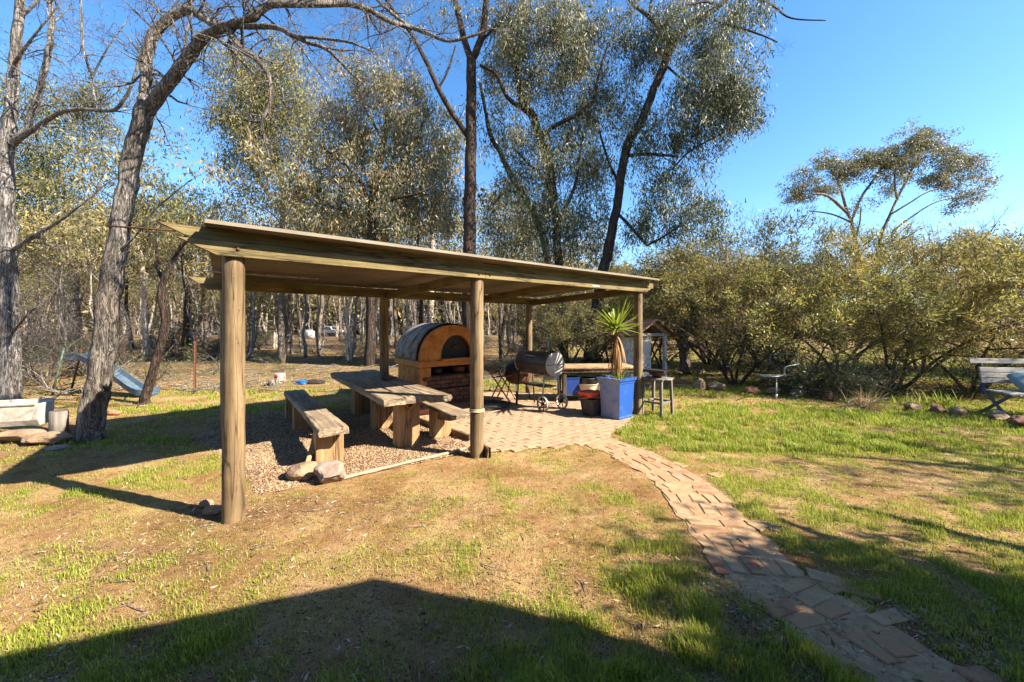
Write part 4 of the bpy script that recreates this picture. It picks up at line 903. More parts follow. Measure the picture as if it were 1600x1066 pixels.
for k in range(34):
    th = k * 2.399; el = rg.uniform(.3, 1.3); d = Vector((math.cos(th) * math.cos(el), math.sin(th) * math.cos(el), math.sin(el))); blade(mb, c + Vector((.05, -.03, .64)), d, rg.uniform(.22, .38), .028, .3)
mb.build("offshoot", M['yucca'], yc)

# ------------------------------------------------------------------ stool with a small grill on it
sp = [G(1005, 650), G(1036, 656), G(1047, 648), G(1020, 643)]
sc_ = sum(sp, Vector()) / 4; st_ = thing("wooden_stool", "old grey square timber stool just right of the shelter's right front post", "stool", tuple(sc_))
su = (sp[1] - sp[0]).normalized(); sn = Vector((-su.y, su.x, 0)); wS, dS = .33, .33
for i in (-1, 1):
    for j in (-1, 1):
        mb = MB(); b = sc_ + su * (wS / 2 * i) + sn * (dS / 2 * j); mb.beam(b + su * (.02 * i) + sn * (.02 * j), b + Z * .64, .045, .045, up=su); mb.build("leg", M['stool'], st_, bevel=.004)
for i in (-1, 1):
    mb = MB(); mb.box(sc_ + su * (wS / 2 * i) + Z * .25, .025, dS, .035, su, sn); mb.box(sc_ + sn * (dS / 2 * i) + Z * .25, wS, .025, .035, su, sn); mb.build("rail", M['stool'], st_, bevel=.003)
mb = MB(); mb.plank(sc_ - su * .20 + Z * .655, sc_ + su * .20 + Z * .655, .40, .035, 6, .003); mb.build("seat", M['stool'], st_, bevel=.004)
gr = thing("tabletop_grill", "small black tray grill over a rusty brown bowl standing on the grey stool", "grill", tuple(sc_ + Z * .675)); c = sc_ + Z * .675
mb = MB(); mb.lathe(c, [(0, 0), (.06, 0), (.11, .04), (.16, .085), (.17, .09)], 24); mb.build("bowl", M['rust'], gr)
mb = MB(); mb.box(c + Z * .10, .40, .28, .018, su, sn); [mb.box(c + sn * (.135 * s_) + Z * .12, .40, .012, .03, su, sn) for s_ in (-1, 1)]; [mb.box(c + su * (-.2 + .025 * k) + Z * .125, .006, .27, .006, su, sn) for k in range(17)]; mb.build("tray", M['black_iron'], gr)
mb = MB(); mb.tube([c + su * .20 + Z * .11, c + su * .36 + sn * .02 + Z * .13, c + su * .44 + sn * .02 + Z * .11], .012, 8); mb.build("handle", M['dark_wood'], gr)

# ------------------------------------------------------------------ little gabled outhouse
oh = thing("garden_shrine", "small white gabled timber hut with open front posts, behind the right front post", "small hut", (3.85, 11.4, 0))
hc = Vector((3.78, 11.6, 0)); hu = Vector((.93, .36, 0)).normalized(); hn = Vector((-hu.y, hu.x, 0)); hw, hd, hh_ = .92, .85, 1.30
for i in (-1, 1):
    for j in (-1, 1): mb = MB(); mb.box(hc + hu * (hw / 2 * i) + hn * (hd / 2 * j) + Z * (hh_ / 2), .09, .09, hh_, hu, hn); mb.build("post", M['white_paint'], oh, bevel=.004)
mb = MB(); mb.box(hc - hu * (hw / 2 - .24) - hn * (hd / 2 - .02) + Z * .70, .40, .03, 1.1, hu, hn); mb.box(hc - hu * (hw / 2) + Z * .65, .03, hd - .1, 1.2, hu, hn); mb.build("wall_panel", M['white_paint'], oh, bevel=.003)
mb = MB(); mb.box(hc + hn * (hd / 2) + Z * .45, hw - .1, .03, .8, hu, hn); mb.build("wall_panel", M['white_paint'], oh)
for j in (-1, 1):
    mb = MB(); b = hc + hn * (hd / 2 * j); mb.beam(b - hu * (hw / 2 + .05) + Z * (hh_ + .03), b + hu * (hw / 2 + .05) + Z * (hh_ + .03), .06, .08)
    mb.beam(b - hu * (hw / 2 + .16) + Z * (hh_ + .02), b + Z * (hh_ + .38), .05, .09); mb.beam(b + hu * (hw / 2 + .16) + Z * (hh_ + .02), b + Z * (hh_ + .38), .05, .09); mb.build("gable_frame", M['white_paint'], oh)
mb = MB()
for i in (-1, 1):
    a = hc + hu * ((hw / 2 + .26) * i) + Z * (hh_ + .0); b = hc + Z * (hh_ + .45); d = (b - a); nn = d.cross(hn).normalized(); mb.box((a + b) / 2, d.length, hd + .5, .03, d, hn, nn)
mb.build("roof", M['pot_rust'], oh)

# ------------------------------------------------------------------ garden bench at the right
gb = thing("garden_bench", "slatted garden bench of grey boards on blue grey steel legs at the right edge", "garden bench", (8.1, 6.9, 0))
bu = Vector((.985, -.17, 0)).normalized(); bn = Vector((.17, .985, 0)).normalized(); b0 = Vector((8.33, 6.65, 0)); Lb = 1.55
M['bench_slat'] = wood('silvered bench slat', (.24, .22, .19), (.52, .49, .44), 0, cracks=.5)
def bl3(a, b, z): return b0 + bu * a + bn * b + Z * z
for k, (yb, z, hh) in enumerate([(.56, .955, .085), (.53, .80, .085), (.515, .705, .085), (.50, .61, .085)]):
    mb = MB(); mb.box(bl3(Lb / 2 + (-.08 if k == 0 else 0), yb - .0, z), Lb + (.10 if k == 0 else 0), .028, hh, bu, bn, Vector((0, .15, 1))); mb.build("back_slat", M['bench_slat'], gb, bevel=.004)
for k in range(4):
    mb = MB(); mb.box(bl3(Lb / 2 + .05, .08 + .105 * k, .435 + .005 * k), Lb + .06, .088, .028, bu, bn); mb.build("seat_slat", M['bench_slat'], gb, bevel=.004)
for a in (.06, Lb - .1):
    mb = MB(); mb.beam(bl3(a, .535, .36), bl3(a, .60, 1.0), .05, .012, up=bu); mb.build("back_support", M['blue_plastic'] if a < 1 else M['bench_steel'], gb)
    mb = MB(); mb.beam(bl3(a, .52, .45), bl3(a - .06, .02, .0), .045, .03, up=bu); mb.build("leg", M['bench_steel'], gb, bevel=.003)
    mb = MB(); mb.beam(bl3(a, .05, .42), bl3(a + .02, .62, .0), .045, .03, up=bu); mb.build("leg", M['bench_steel'], gb, bevel=.003)
    mb = MB(); mb.beam(bl3(a, .02, .415), bl3(a, .52, .425), .04, .02, up=Z); mb.build("seat_rail", M['bench_steel'], gb, bevel=.003)
mb = MB(); mb.tube([bl3(.45, .05, .05), bl3(.9, .0, .20), bl3(1.3, .0, .3)], .014, 8); mb.build("brace", M['bench_steel'], gb)
cs = thing("cushion", "blue grey folded cushion slumped against the garden bench's back", "cushion", tuple(bl3(.95, .30, .45)))
import bmesh
bm = bmesh.new(); bmesh.ops.create_cube(bm, size=1); bmesh.ops.subdivide_edges(bm, edges=bm.edges[:], cuts=9, use_grid_fill=True)
cvs = []
for v in bm.verts:
    p = v.co * 2; r2 = (1 - .28 * (abs(p.z) ** 2)); q = Vector((p.x * (1 - .10 * abs(p.y) ** 3), p.y * (1 - .1 * abs(p.x) ** 3), p.z * (1 - .75 * max(abs(p.x), abs(p.y)) ** 3)))
    q = q + q * .05 * mnoise.noise(q * 3); w_ = Vector((q.x * .34, q.y * .25, q.z * .075)); tilt = Matrix.Rotation(.75, 3, 'X') @ Matrix.Rotation(-.25, 3, 'Y'); cvs.append(bl3(.66, .27, .62) + tilt @ w_)
mb = MB(); mb.add(cvs, [tuple(v.index for v in f.verts) for f in bm.faces], True); bm.free(); mb.build("pillow", M['cloth'], cs)
cs.location = cs.location

# pale metal stand under the wattle (old chair frame)
ch = thing("metal_chair_frame", "pale metal garden chair frame with a single leg and bent arm under the wattle", "chair frame", tuple(G(1210, 624)))
g = Vector(ch.location); q = lambda px, py, dd=0: W(px, py, g.y + dd)
mb = MB(); mb.tube([q(1210, 624), q(1214, 616)], [.035, .022], 8); mb.tube([q(1213, 618), q(1213, 598)], .014, 8); mb.build("leg", M['pale_metal'], ch)
mb = MB(); mb.tube(smooth_pts([q(1190, 588, .2), q(1205, 589, 0), q(1218, 588, 0), q(1228, 586.5, .1), q(1239, 586, .3), q(1243, 583, .3), q(1243.5, 580, .3)], 3), .013, 8); mb.tube([q(1213, 598), q(1213, 589)], .012, 8)
mb.tube(smooth_pts([q(1180, 586, .45), q(1200, 586.5, .45), q(1226, 586, .45)], 3), .010, 8); mb.build("seat_frame", M['pale_metal'], ch)
mb = MB(); mb.tube(smooth_pts([q(1226, 587, .1), q(1225.5, 577, .1), q(1229, 573, .1), q(1238, 571, .1), q(1248, 569, .2)], 3), .014, 8); mb.build("arm", M['pale_metal'], ch)
mb = MB(); mb.tube(smooth_pts([q(1204, 572, .5), q(1204, 556, .5), q(1208, 554, .5), q(1243, 554, .5), q(1246, 557, .5), q(1245, 571, .4)], 3), .012, 8); mb.build("backrest", M['bench_steel'], ch)

# ------------------------------------------------------------------ left: trough, post, slide, star pickets
tr = thing("stone_trough", "long pale concrete trough raised on boulders at the left edge", "trough", (-6.9, 5.75, 0))
t0 = W(-120, 668, 5.2); t0 = Vector((-8.4, 5.15, .0)); t1 = Vector((-6.72, 5.72, 0)); td = (t1 - t0).normalized(); tn = Vector((-td.y, td.x, 0))
prof = [(-.23, .50), (-.26, .50), (-.26, .485), (-.235, .47), (-.21, .27), (-.15, .19), (.15, .19), (.21, .27), (.235, .47), (.26, .485), (.26, .50), (.23, .50), (.20, .30), (.12, .235), (-.12, .235), (-.20, .30)]
vs = []; L = (t1 - t0).length; m = len(prof); segs = 14; rg = random.Random(5)
for i in range(segs + 1):
    for a, z in prof: vs.append(t0 + td * (L * i / segs) + tn * (a * .7 + rg.uniform(-.003, .003)) + Z * (z + rg.uniform(-.003, .003)))
fs = [(i * m + k, i * m + (k + 1) % m, (i + 1) * m + (k + 1) % m, (i + 1) * m + k) for i in range(segs) for k in range(m)]
mb = MB(); mb.add(vs, fs); mb.build("basin", M['conc'], tr)
mb = MB(); endp = [(-.235, .485), (-.21, .27), (-.15, .19), (.15, .19), (.21, .27), (.235, .485)]; mb.prism([t1 + tn * a * .7 + Z * z - td * .03 for a, z in endp], td * .045); mb.build("end_wall", M['conc'], tr)
mb = MB()
for s_ in (-1, 1): mb.tube([t0 + tn * (.175 * s_) + Z * .505, t1 + tn * (.175 * s_) + Z * .505], .017, 8)
mb.build("rim", M['grey_wood'], tr)
g = G(92, 690); mb = MB(); mb.tube([g, g + Z * .2, g + Z * .42], [.10, .095, .092], 14, flute=.03); o = mb.build("timber_stump_post", M['stool']); tag(o, "short grey timber post at the right end of the stone trough", "stump post")

sl = thing("playground_slide", "pale blue fibreglass slide coming down behind the two left trees", "slide", (-8.0, 9.4, 0))
s1 = G(232, 619); s1.z = .05; s0 = W(138, 563, 9.3); dd = (s1 - s0).normalized(); sd = Vector((-.25, .97, 0)).normalized()
pts = smooth_pts([s0 - Vector((.35, 0, 0)), s0, s0.lerp(s1, .5) + Vector((0, 0, -.03)), s1 - Vector((.22, 0, -.03)), s1 + Vector((.12, 0, -.02))], 5); mb = MB(); vs = []; prof = [(-.23, .14), (-.20, .02), (-.1, 0), (.1, 0), (.20, .02), (.23, .14), (.25, .14), (.22, 0), (.1, -.02), (-.1, -.02), (-.22, 0), (-.25, .14)]; m = len(prof)
for p in pts:
    for a, z in prof: vs.append(p + sd * a + Z * z)
fs = [(i * m + k, i * m + (k + 1) % m, (i + 1) * m + (k + 1) % m, (i + 1) * m + k) for i in range(len(pts) - 1) for k in range(m)]
mb.add(vs, fs); mb.build("chute", M['slide'], sl)
for a, m_ in ((-.26, 'green_metal'), (.26, 'rust')):
    mb = MB(); mb.tube([s0 - Vector((.35, 0, 0)) + sd * a + Z * .3, s0 - Vector((.62, 0, 0)) + sd * a - Z * s0.z], .02, 8); mb.build("ladder_leg", M[m_], sl)
mb = MB()
for k in range(4): t = .2 + k * .2; c = (s0 - Vector((.35, 0, 0))).lerp(s0 - Vector((.62, 0, .95)), t); mb.tube([c - sd * .26, c + sd * .26], .014, 8)
mb.build("rungs", M['rust'], sl)
mb = MB(); mb.tube([s0.lerp(s1, .9) - sd * .2, s0.lerp(s1, .9) - sd * .2 - Z * .16], .015, 8); mb.build("foot", M['green_metal'], sl)
def picket(label, px, py, ptop, r=.022):
    g = G(px, py); top = W(px, ptop, g.y); mb = MB(); mb.beam(g - Z * .05, top, .045, .012, up=(0, 1, 0)); mb.beam(g - Z * .05 + Vector((0, -.02, 0)), top + Vector((0, -.02, 0)), .010, .035, up=(0, 1, 0)); o = mb.build("star_picket", M['rust']); tag(o, label, "fence picket", "rusty star pickets")
picket("tall thin rusty star picket between the dark leaning tree and the shelter", 305, 612, 533)
picket("short rusty star picket just right of the dark leaning tree", 242, 612, 572)

# stump with red mark, blue tarp, far vehicles
def stump(name, label, px, py, r, h, m='twig'):
    g = G(px, py); mb = MB(); mb.tube([g - Z * .05, g + Z * h * .5, g + Z * h], [r * 1.2, r, r * .95], 14, flute=.04); o = mb.build(name, M[m]); tag(o, label, "stump", "stumps by the wood's edge"); return o, g
stump("tree_stump", "small grey stump left of the red marked stump at the wood's edge", 427, 603, .12, .17, 'bark_grey')
s_, g = stump("tree_stump", "pale stump with a red dot on it, beyond the gravel", 437, 598, .14, .26, 'bark_white')
mb = MB(); mb.lathe(g + Vector((0, -.145, .20)), [(0, -.012), (.05, -.008), (.05, .0), (0, .0)], 14, axis=(0, 1, 0)); rd2 = mb.build("red_disc", M['red_plastic']); rd2.parent = s_
mb = MB(); g = G(474, 600); mb.rock(g + Z * .03, .24, .14, .07, random.Random(7), 3, .5, .1, False); o = mb.build("tarpaulin", M['tarp']); tag(o, "crumpled bright blue tarpaulin on the ground beyond the table's far end", "tarpaulin")
mb = MB(); g = G(492, 600); mb.rock(g + Z * .04, .28, .14, .08, random.Random(9), 3, .5, .1, False); o = mb.build("tarpaulin", M['soot']); tag(o, "dark crumpled sheet beside the blue tarpaulin", "tarpaulin")

def car(label, px, py, length=4.2, rz=0.3, d=34):
    root = thing("parked_car", label, "car", (0, 0, 0)); c = W(px, HZ, d); c.z = 0; root.location = c; u = Vector((math.cos(rz), math.sin(rz), 0)); n = Vector((-u.y, u.x, 0)); L = length
    side = [(-.5, .45), (-.5, .78), (-.47, .92), (-.30, .98), (-.20, 1.38), (.10, 1.45), (.30, 1.36), (.38, 1.0), (.49, .92), (.5, .45)]
    mb = MB(); mb.prism([c + u * (a * L) - n * .82 + Z * z for a, z in side], n * 1.64); mb.build("body", M['white_car'], root, bevel=.06)
    for s_ in (-1, 1):
        mb = MB(); mb.prism([c + u * (a * L) + n * (.825 * s_) + Z * z for a, z in [(-.27, 1.0), (-.185, 1.33), (.09, 1.40), (.27, 1.32), (.34, 1.0)]], n * .01 * s_); mb.build("window", M['glass_dark'], root)
        for a in (-.32, .33):
            mb = MB(); mb.lathe(c + u * (a * L) + n * (.72 * s_) + Z * .33, [(0, -.1), (.33, -.1), (.33, .1), (0, .1)], 20, axis=n, smooth=False); w = mb.build("wheel", M['tyre'], root)
    mb = MB(); mb.prism([c + u * (-.305 * L) - n * .7 + Z * .99, c + u * (-.305 * L) + n * .7 + Z * .99, c + u * (-.207 * L) + n * .62 + Z * 1.36, c + u * (-.207 * L) - n * .62 + Z * 1.36], u * -.02 + Z * .01); mb.build("windscreen", M['glass_dark'], root)
    return root
car("white car parked far off among the trunks, behind the picnic table", 518, 545, rz=2.6, d=57)
wt_ = thing("water_tank", "small rounded white water tank far behind the trunks left of the white car", "water tank", (0, 0, 0)); c = W(484, HZ, 48); c.z = 0; wt_.location = c
mb = MB(); mb.lathe(c, [(0, 0), (.55, 0), (.55, .75), (.5, .9), (.3, 1.0), (0, 1.02)], 28); mb.build("tank", M['white_car'], wt_); mb = MB(); mb.lathe(c + Z * 1.0, [(.22, 0), (.22, .07), (0, .08)], 16); mb.build("lid", M['tub_black'], wt_)

# ------------------------------------------------------------------ the house beside the photographer: its verandah roof throws the near shadow
hs = thing("house", "single storey brick house with a wide verandah roof beside the photographer", "house", (6, -4, 0))
hp = [Vector(p) for p in ((-14, -5.1, 3), (1.28, .63, 3), (2.925, 1.24, 3), (3.85, .97, 3), (5.2, .35, 3), (14, -2.4, 3), (14, -10, 3), (-14, -10, 3))]
mb = MB(); mb.prism([p - Z * .18 for p in hp], Z * .2); mb.build("verandah_roof", M['house_roof'], hs)
mb = MB(); mb.prism([Vector(p) for p in ((-13, -9.5, 0), (13, -9.5, 0), (13, -5, 0), (-13, -6.8, 0))], Z * 2.8); wl_ = mb.build("wall", M['house_wall'], hs)
mb = MB(); mb.prism([Vector((-14, -10, 3.02)), Vector((-14, -6, 4.6)), Vector((-14, -5.1, 3.02))], Vector((28, 0, 0))); mb.build("roof", M['house_roof'], hs)
# ------------------------------------------------------------------ trees
def limb_from_px(pts, d, wob=0.0, rg=rnd, ground=False):
    """pts: (px, py, width px[, depth offset]) -> world points and radii"""
    P = []; R = []
    for q in pts:
        dd = d + (q[3] if len(q) > 3 else 0); P.append(W(q[0], q[1], dd)); R.append(q[2] * dd / FL / 2 / math.sqrt(1 + ((q[0] - 800) / FL) ** 2))
    S = smooth_pts(P, 4); n = len(P) - 1; RR = []
    for i in range(n):
        for j in range(4): RR.append(R[i] + (R[i + 1] - R[i]) * j / 4)
    RR.append(R[-1])
    for k, p in enumerate(S):
        if wob: p += Vector((rg.uniform(-1, 1), rg.uniform(-1, 1), rg.uniform(-1, 1))) * wob * RR[k]
    return S, RR
def twig(mb, p, d, L, r, depth, rg, droop=0.0, seg=5, spread=.9, nchild=(2, 4), sides=4, up=0.0, leaves=None):
    p = Vector(p); d = Vector(d).normalized(); pts = [p.copy()]; rad = [r]
    for i in range(seg):
        d = (d + Vector((rg.gauss(0, .22), rg.gauss(0, .22), rg.gauss(0, .18) - droop + up))).normalized(); p = p + d * (L / seg); pts.append(p.copy()); rad.append(r * (1 - .8 * (i + 1) / seg))
    mb.tube(pts, rad, sides if depth > 0 else 3, cap=False)
    if leaves is not None: leaves.append(pts[-1])
    if depth > 0:
        for k in range(rg.randint(*nchild)):
            i = rg.randint(1, seg); dd = (pts[i] - pts[i - 1]).normalized(); nd = (dd + Vector((rg.gauss(0, 1), rg.gauss(0, 1), rg.gauss(0, .8))) * spread * .6).normalized()
            twig(mb, pts[i], nd, L * rg.uniform(.35, .7), max(rad[i] * .65, .0022), depth - 1, rg, droop, seg, spread, nchild, 3, up, leaves)
def leaves_at(C, k, sig, L, Wd, rs, hang=.8, spread=.55, vsq=.8, axisdir=None):
    """k leaves round each centre"""
    C = np.asarray(C, float); n = len(C) * k; P = np.repeat(C, k, 0) + rs.randn(n, 3) * np.array([sig, sig, sig * vsq])
    D = rs.randn(n, 3) * spread + np.array([0, 0, -hang])
    if axisdir is not None: D = D + np.repeat(np.asarray(axisdir), k, 0)
    D = unit(D); S = unit(np.cross(D, rs.randn(n, 3))); return P, D, S, rs.uniform(.6, 1.3, n) * L, rs.uniform(.6, 1.3, n) * Wd
def dens(S, R):
    return (smooth_pts(S, 2), [R[i // 2] if i % 2 == 0 or i // 2 + 1 >= len(R) else (R[i // 2] + R[i // 2 + 1]) / 2 for i in range(2 * len(R) - 1)])
def build_leaves(name, parts, mat, parent, off):
    Ps = [leaf_quads(*p, .12) for p in parts]; vs = np.concatenate([v for v, f in Ps]); o = 0; fs = []
    for v, f in Ps: fs.append(f + o); o += len(v)
    return np_mesh(name, vs, np.concatenate(fs), mat, parent, off=off)
CLF = 1.3
def crown_clumps(ells, d, rg, zdepth=1.0):
    """ells: (px, py, rx, ry, n[, depth offset]) -> clump centres in the ellipsoid volumes, biased outwards"""
    out = []
    for e in ells:
        px, py, rx, ry, n = e[:5]; dd = d + (e[5] if len(e) > 5 else 0); c = W(px, py, dd); RX = rx * dd / FL; RY = ry * dd / FL
        for _ in range(int(n * CLF)):
            v = Vector((rg.gauss(0, 1), rg.gauss(0, 1), rg.gauss(0, 1))).normalized() * (rg.random() ** .45)
            out.append(c + Vector((v.x * RX, v.y * (RX + RY) * .45 * zdepth, v.z * RY)))
    return out
def ribs(mb, limbs, clumps, rg, r=.012, sag=.12):
    """a thin curved branch from the nearest suitable limb point out to each clump"""
    LP = [(p, rr) for S, R in limbs for p, rr in zip(S, R)]; A = np.array([tuple(p) for p, _ in LP]); B = np.array([rr for _, rr in LP])
    new = []
    for c in sorted(clumps, key=lambda q: min((q - p).length for p, _ in LP[::3])):
        dv = A - np.array(tuple(c)); cost = np.linalg.norm(dv, axis=1) + np.clip(dv[:, 2], 0, None) * 1.2; i = int(np.argmin(cost)); p = Vector(A[i]); L = (c - p).length
        if L < .15: continue
        m1 = p.lerp(c, .35) + Vector((rg.gauss(0, .06), rg.gauss(0, .06), -sag * .5 * L + rg.gauss(0, .05))) * min(1, L); m2 = p.lerp(c, .7) + Vector((rg.gauss(0, .05), rg.gauss(0, .05), rg.gauss(0, .05))) * min(1, L)
        rr = min(B[i] * .6, r * (.5 + L * .6)); pts = smooth_pts([p, m1, m2, c], 2); mb.tube(pts, [rr * (1 - .75 * k / (len(pts) - 1)) for k in range(len(pts))], 4, cap=False)
        new += [tuple(q) for q in pts[2:]]; A = np.vstack([A, np.array([tuple(q) for q in pts[2:]])]); B = np.concatenate([B, np.full(len(pts) - 2, rr * .7)])
def photo_tree(name, label, cat, d, limbs, ells, bmat, lmat, seed, L=.20, Wd=.042, k=36, sig=.22, hang=.9, spread=.5, group=None, sides=12, flute=.05, bare=0, twL=.9, ribr=.012, zdepth=1.0, subk=3, wob=.12):
    rg = random.Random(seed); rs = np.random.RandomState(seed); LM = [limb_from_px(q, d, wob, rg) for q in limbs]; base = LM[0][0][0]
    t = thing(name, label, cat, (base.x, base.y, 0), group); mb = MB()
    for S, R in LM: mb.tube(*dens(S, R), sides, jit=.03, flute=flute * .6, rg=rg)
    cl = crown_clumps(ells, d, rg, zdepth)
    if cl: ribs(mb, LM, cl, rg, ribr)
    if bare:
        for S, R in LM[1:] if len(LM) > 1 else LM:
            for _ in range(max(1, int(bare * sum((S[i + 1] - S[i]).length for i in range(len(S) - 1))))):
                i = rg.randint(1, len(S) - 1); dd = (S[i] - S[i - 1]).normalized(); nd = dd * .6 + Vector((rg.gauss(0, 1), rg.gauss(0, .7), rg.gauss(0, 1)))
                twig(mb, S[i], nd, rg.uniform(.4, 1.2) * twL, min(R[i] * .4, .019), 3, rg, .02, 5, 1.0, (2, 4))
    mb.build("trunk", M[bmat], t)
    if cl:
        # each clump: a few hanging sprays
        sub = []
        for c in cl:
            for _ in range(subk): sub.append(tuple(c + Vector((rg.gauss(0, sig * .95), rg.gauss(0, sig * .95), rg.gauss(0, sig * .9) - sig * .4))))
        build_leaves("crown", [leaves_at(sub, max(1, k // subk), sig * (.55 if subk < 5 else .42), L, Wd, rs, hang, spread, 1.5 if hang > .5 else .7)], M[lmat], t, t.location)
    return t

# ---- the leaning bare tree on the left, its limbs crossing the top of the picture
D1 = 5.53
photo_tree("bare_tree", "big leaning bare tree with furrowed grey bark, forked limbs arching right", "tree", D1, [
    [(137, 694, 62), (140, 672, 50), (148, 630, 46), (157, 590, 43), (163, 540, 43), (170, 470, 42), (180, 400, 38), (190, 340, 35), (202, 270, 34), (217, 210, 33), (226, 175, 34), (231, 158, 32)],
    [(226, 178, 26), (227, 130, 20, .1), (230, 94, 19, .2), (240, 56, 19, .3), (262, 30, 18, .3), (290, 16, 17, .3), (314, 26, 15, .2), (338, 41, 13, .1), (362, 44, 12)],
    [(230, 172, 27), (252, 145, 24, -.1), (278, 113, 23, -.2), (300, 79, 22, -.3), (327, 53, 19, -.4), (360, 41, 16, -.5), (390, 30, 13, -.6), (413, 11, 13, -.6), (443, 6, 12, -.6), (500, 7, 11, -.5), (531, 5, 10, -.4), (569, 13, 9, -.3), (610, 34, 8, -.2), (640, 42, 7), (670, 53, 6), (700, 64, 5), (738, 56, 4), (770, 44, 2)],
    [(370, 40, 11, -.5), (390, 41, 10, -.6), (432, 43, 9, -.7), (458, 56, 8, -.8), (480, 66, 7, -.8), (513, 79, 6, -.8), (550, 116, 4, -.8), (568, 131, 2, -.8)],
    [(458, 56, 6, -.8), (500, 60, 5, -.9), (545, 66, 4, -1), (580, 80, 2, -1)],
    [(358, 46, 11, -.5), (375, 75, 10, -.6), (398, 90, 10, -.7), (417, 113, 9, -.8), (424, 139, 8, -.8), (420, 169, 8, -.8), (410, 189, 7, -.8), (413, 218, 5, -.8), (422, 248, 2, -.8)],
    [(410, 189, 5, -.8), (395, 190, 4, -.8), (378, 187, 2, -.8)], [(640, 42, 6), (600, 10, 5), (560, -30, 4)], [(262, 32, 9, .3), (300, 0, 7, .3), (330, -40, 5, .3)], [(443, 6, 7, -.6), (420, -20, 6, -.6)],
    [(292, 90, 6, -.3), (290, 60, 5, -.2), (300, 20, 3, 0), (296, -20, 2, 0)], [(178, 400, 7), (210, 370, 4, -.1), (240, 330, 3, -.2), (300, 280, 1.5, -.3)]],
    [], 'bark_grey', 'leaf_euc', 101, bare=8.5, twL=.75, sides=18, flute=.06)
D2 = 7.4
photo_tree("bare_tree", "pale grey bare tree at the left edge, splitting into two upright limbs with twigs", "tree", D2, [
    [(16, 640, 46), (17, 610, 38), (17, 560, 37), (14, 500, 34), (13, 440, 32), (12, 380, 31), (10, 300, 30), (10, 240, 30), (12, 205, 28), (17, 170, 23), (20, 120, 21), (24, 80, 20), (29, 30, 18), (34, -30, 15)],
    [(18, 225, 18), (40, 205, 15), (49, 180, 14), (64, 131, 13, -.1), (75, 85, 12, -.1), (81, 37, 10), (78, -20, 8)],
    [(20, 222, 15), (48, 205, 11, -.2), (71, 189, 10, -.3), (94, 176, 9, -.4), (124, 171, 8, -.5), (160, 173, 7, -.6), (182, 170, 7, -.7), (203, 139, 6, -.8), (221, 83, 4.5, -.9), (233, 45, 3, -1), (250, 10, 2, -1)],
    [(150, 172, 6, -.5), (143, 124, 5, -.5), (130, 75, 5, -.5), (127, 30, 5, -.5), (125, -20, 4, -.5)], [(143, 124, 4, -.5), (165, 80, 3, -.6), (200, 30, 2, -.6)],
    [(18, 392, 10), (49, 372, 9, -.2), (94, 345, 6, -.3), (128, 319, 4, -.4), (158, 293, 3, -.4), (182, 277, 1.5, -.4)], [(20, 520, 6), (45, 490, 4, -.3), (70, 470, 2, -.5)],
    [(29, 30, 8), (60, 0, 6), (80, -30, 4)], [(22, 100, 8), (50, 60, 5, -.3), (90, 10, 3, -.4)], [(5, 300, 9), (-20, 250, 7), (-40, 200, 6)]],
    [], 'bark_pale', 'leaf_euc', 102, bare=6.5, twL=1.0, sides=18, flute=.06)
photo_tree("small_tree", "slim dark leaning tree with a reddish scar, beside the blue slide", "tree", 8.1, [
    [(226, 636, 22), (227, 625, 18), (236, 590, 16), (246, 555, 15), (255, 525, 14), (257, 490, 14), (252, 465, 13), (255, 440, 12), (266, 415, 10), (278, 395, 9), (290, 372, 7), (300, 340, 5)],
    [(256, 440, 8), (246, 420, 6, .3), (244, 390, 5, .4), (230, 360, 3, .5)], [(285, 385, 5), (310, 360, 4, -.3), (340, 330, 2, -.3)], [(240, 575, 4), (262, 550, 2.5, .2), (280, 530, 1.5, .3)]],
    [(255, 340, 60, 40, 14), (290, 330, 40, 35, 8), (230, 370, 40, 30, 6)], 'bark_dark', 'leaf_olive', 103, L=.10, Wd=.022, k=26, sig=.16, bare=1.2, twL=.7)
# ---- central eucalypts
photo_tree("eucalyptus_tree", "tall straight dark gum behind the shelter's middle, forking near the top", "tree", 14.5, [
    [(733, 590, 24), (733, 540, 21), (732, 480, 20), (732, 400, 20), (734, 330, 19), (735, 260, 18), (736, 200, 17), (736, 150, 16), (737, 100, 15), (736, 88, 14)],
    [(736, 95, 11), (724, 56, 10, .2), (716, 22, 9, .3), (706, -20, 8, .4)], [(736, 95, 12), (749, 68, 11, -.2), (757, 34, 10, -.3), (762, -30, 8, -.4)],
    [(730, 212, 9), (708, 180, 8, -.3), (685, 139, 8, -.5), (663, 90, 7, -.7), (640, 50, 6, -.9), (612, 12, 5, -1), (590, -20, 4, -1)],
    [(749, 68, 5, -.2), (775, 40, 4, -.3), (800, 10, 3, -.4)], [(685, 139, 4, -.5), (700, 110, 3, -.6), (712, 70, 2, -.7)]],
    [(700, 20, 50, 30, 10), (770, 20, 40, 40, 12), (640, 20, 40, 30, 6), (770, 110, 25, 60, 8)], 'bark_dark', 'leaf_euc', 104, k=26, bare=1.0, twL=1.0)
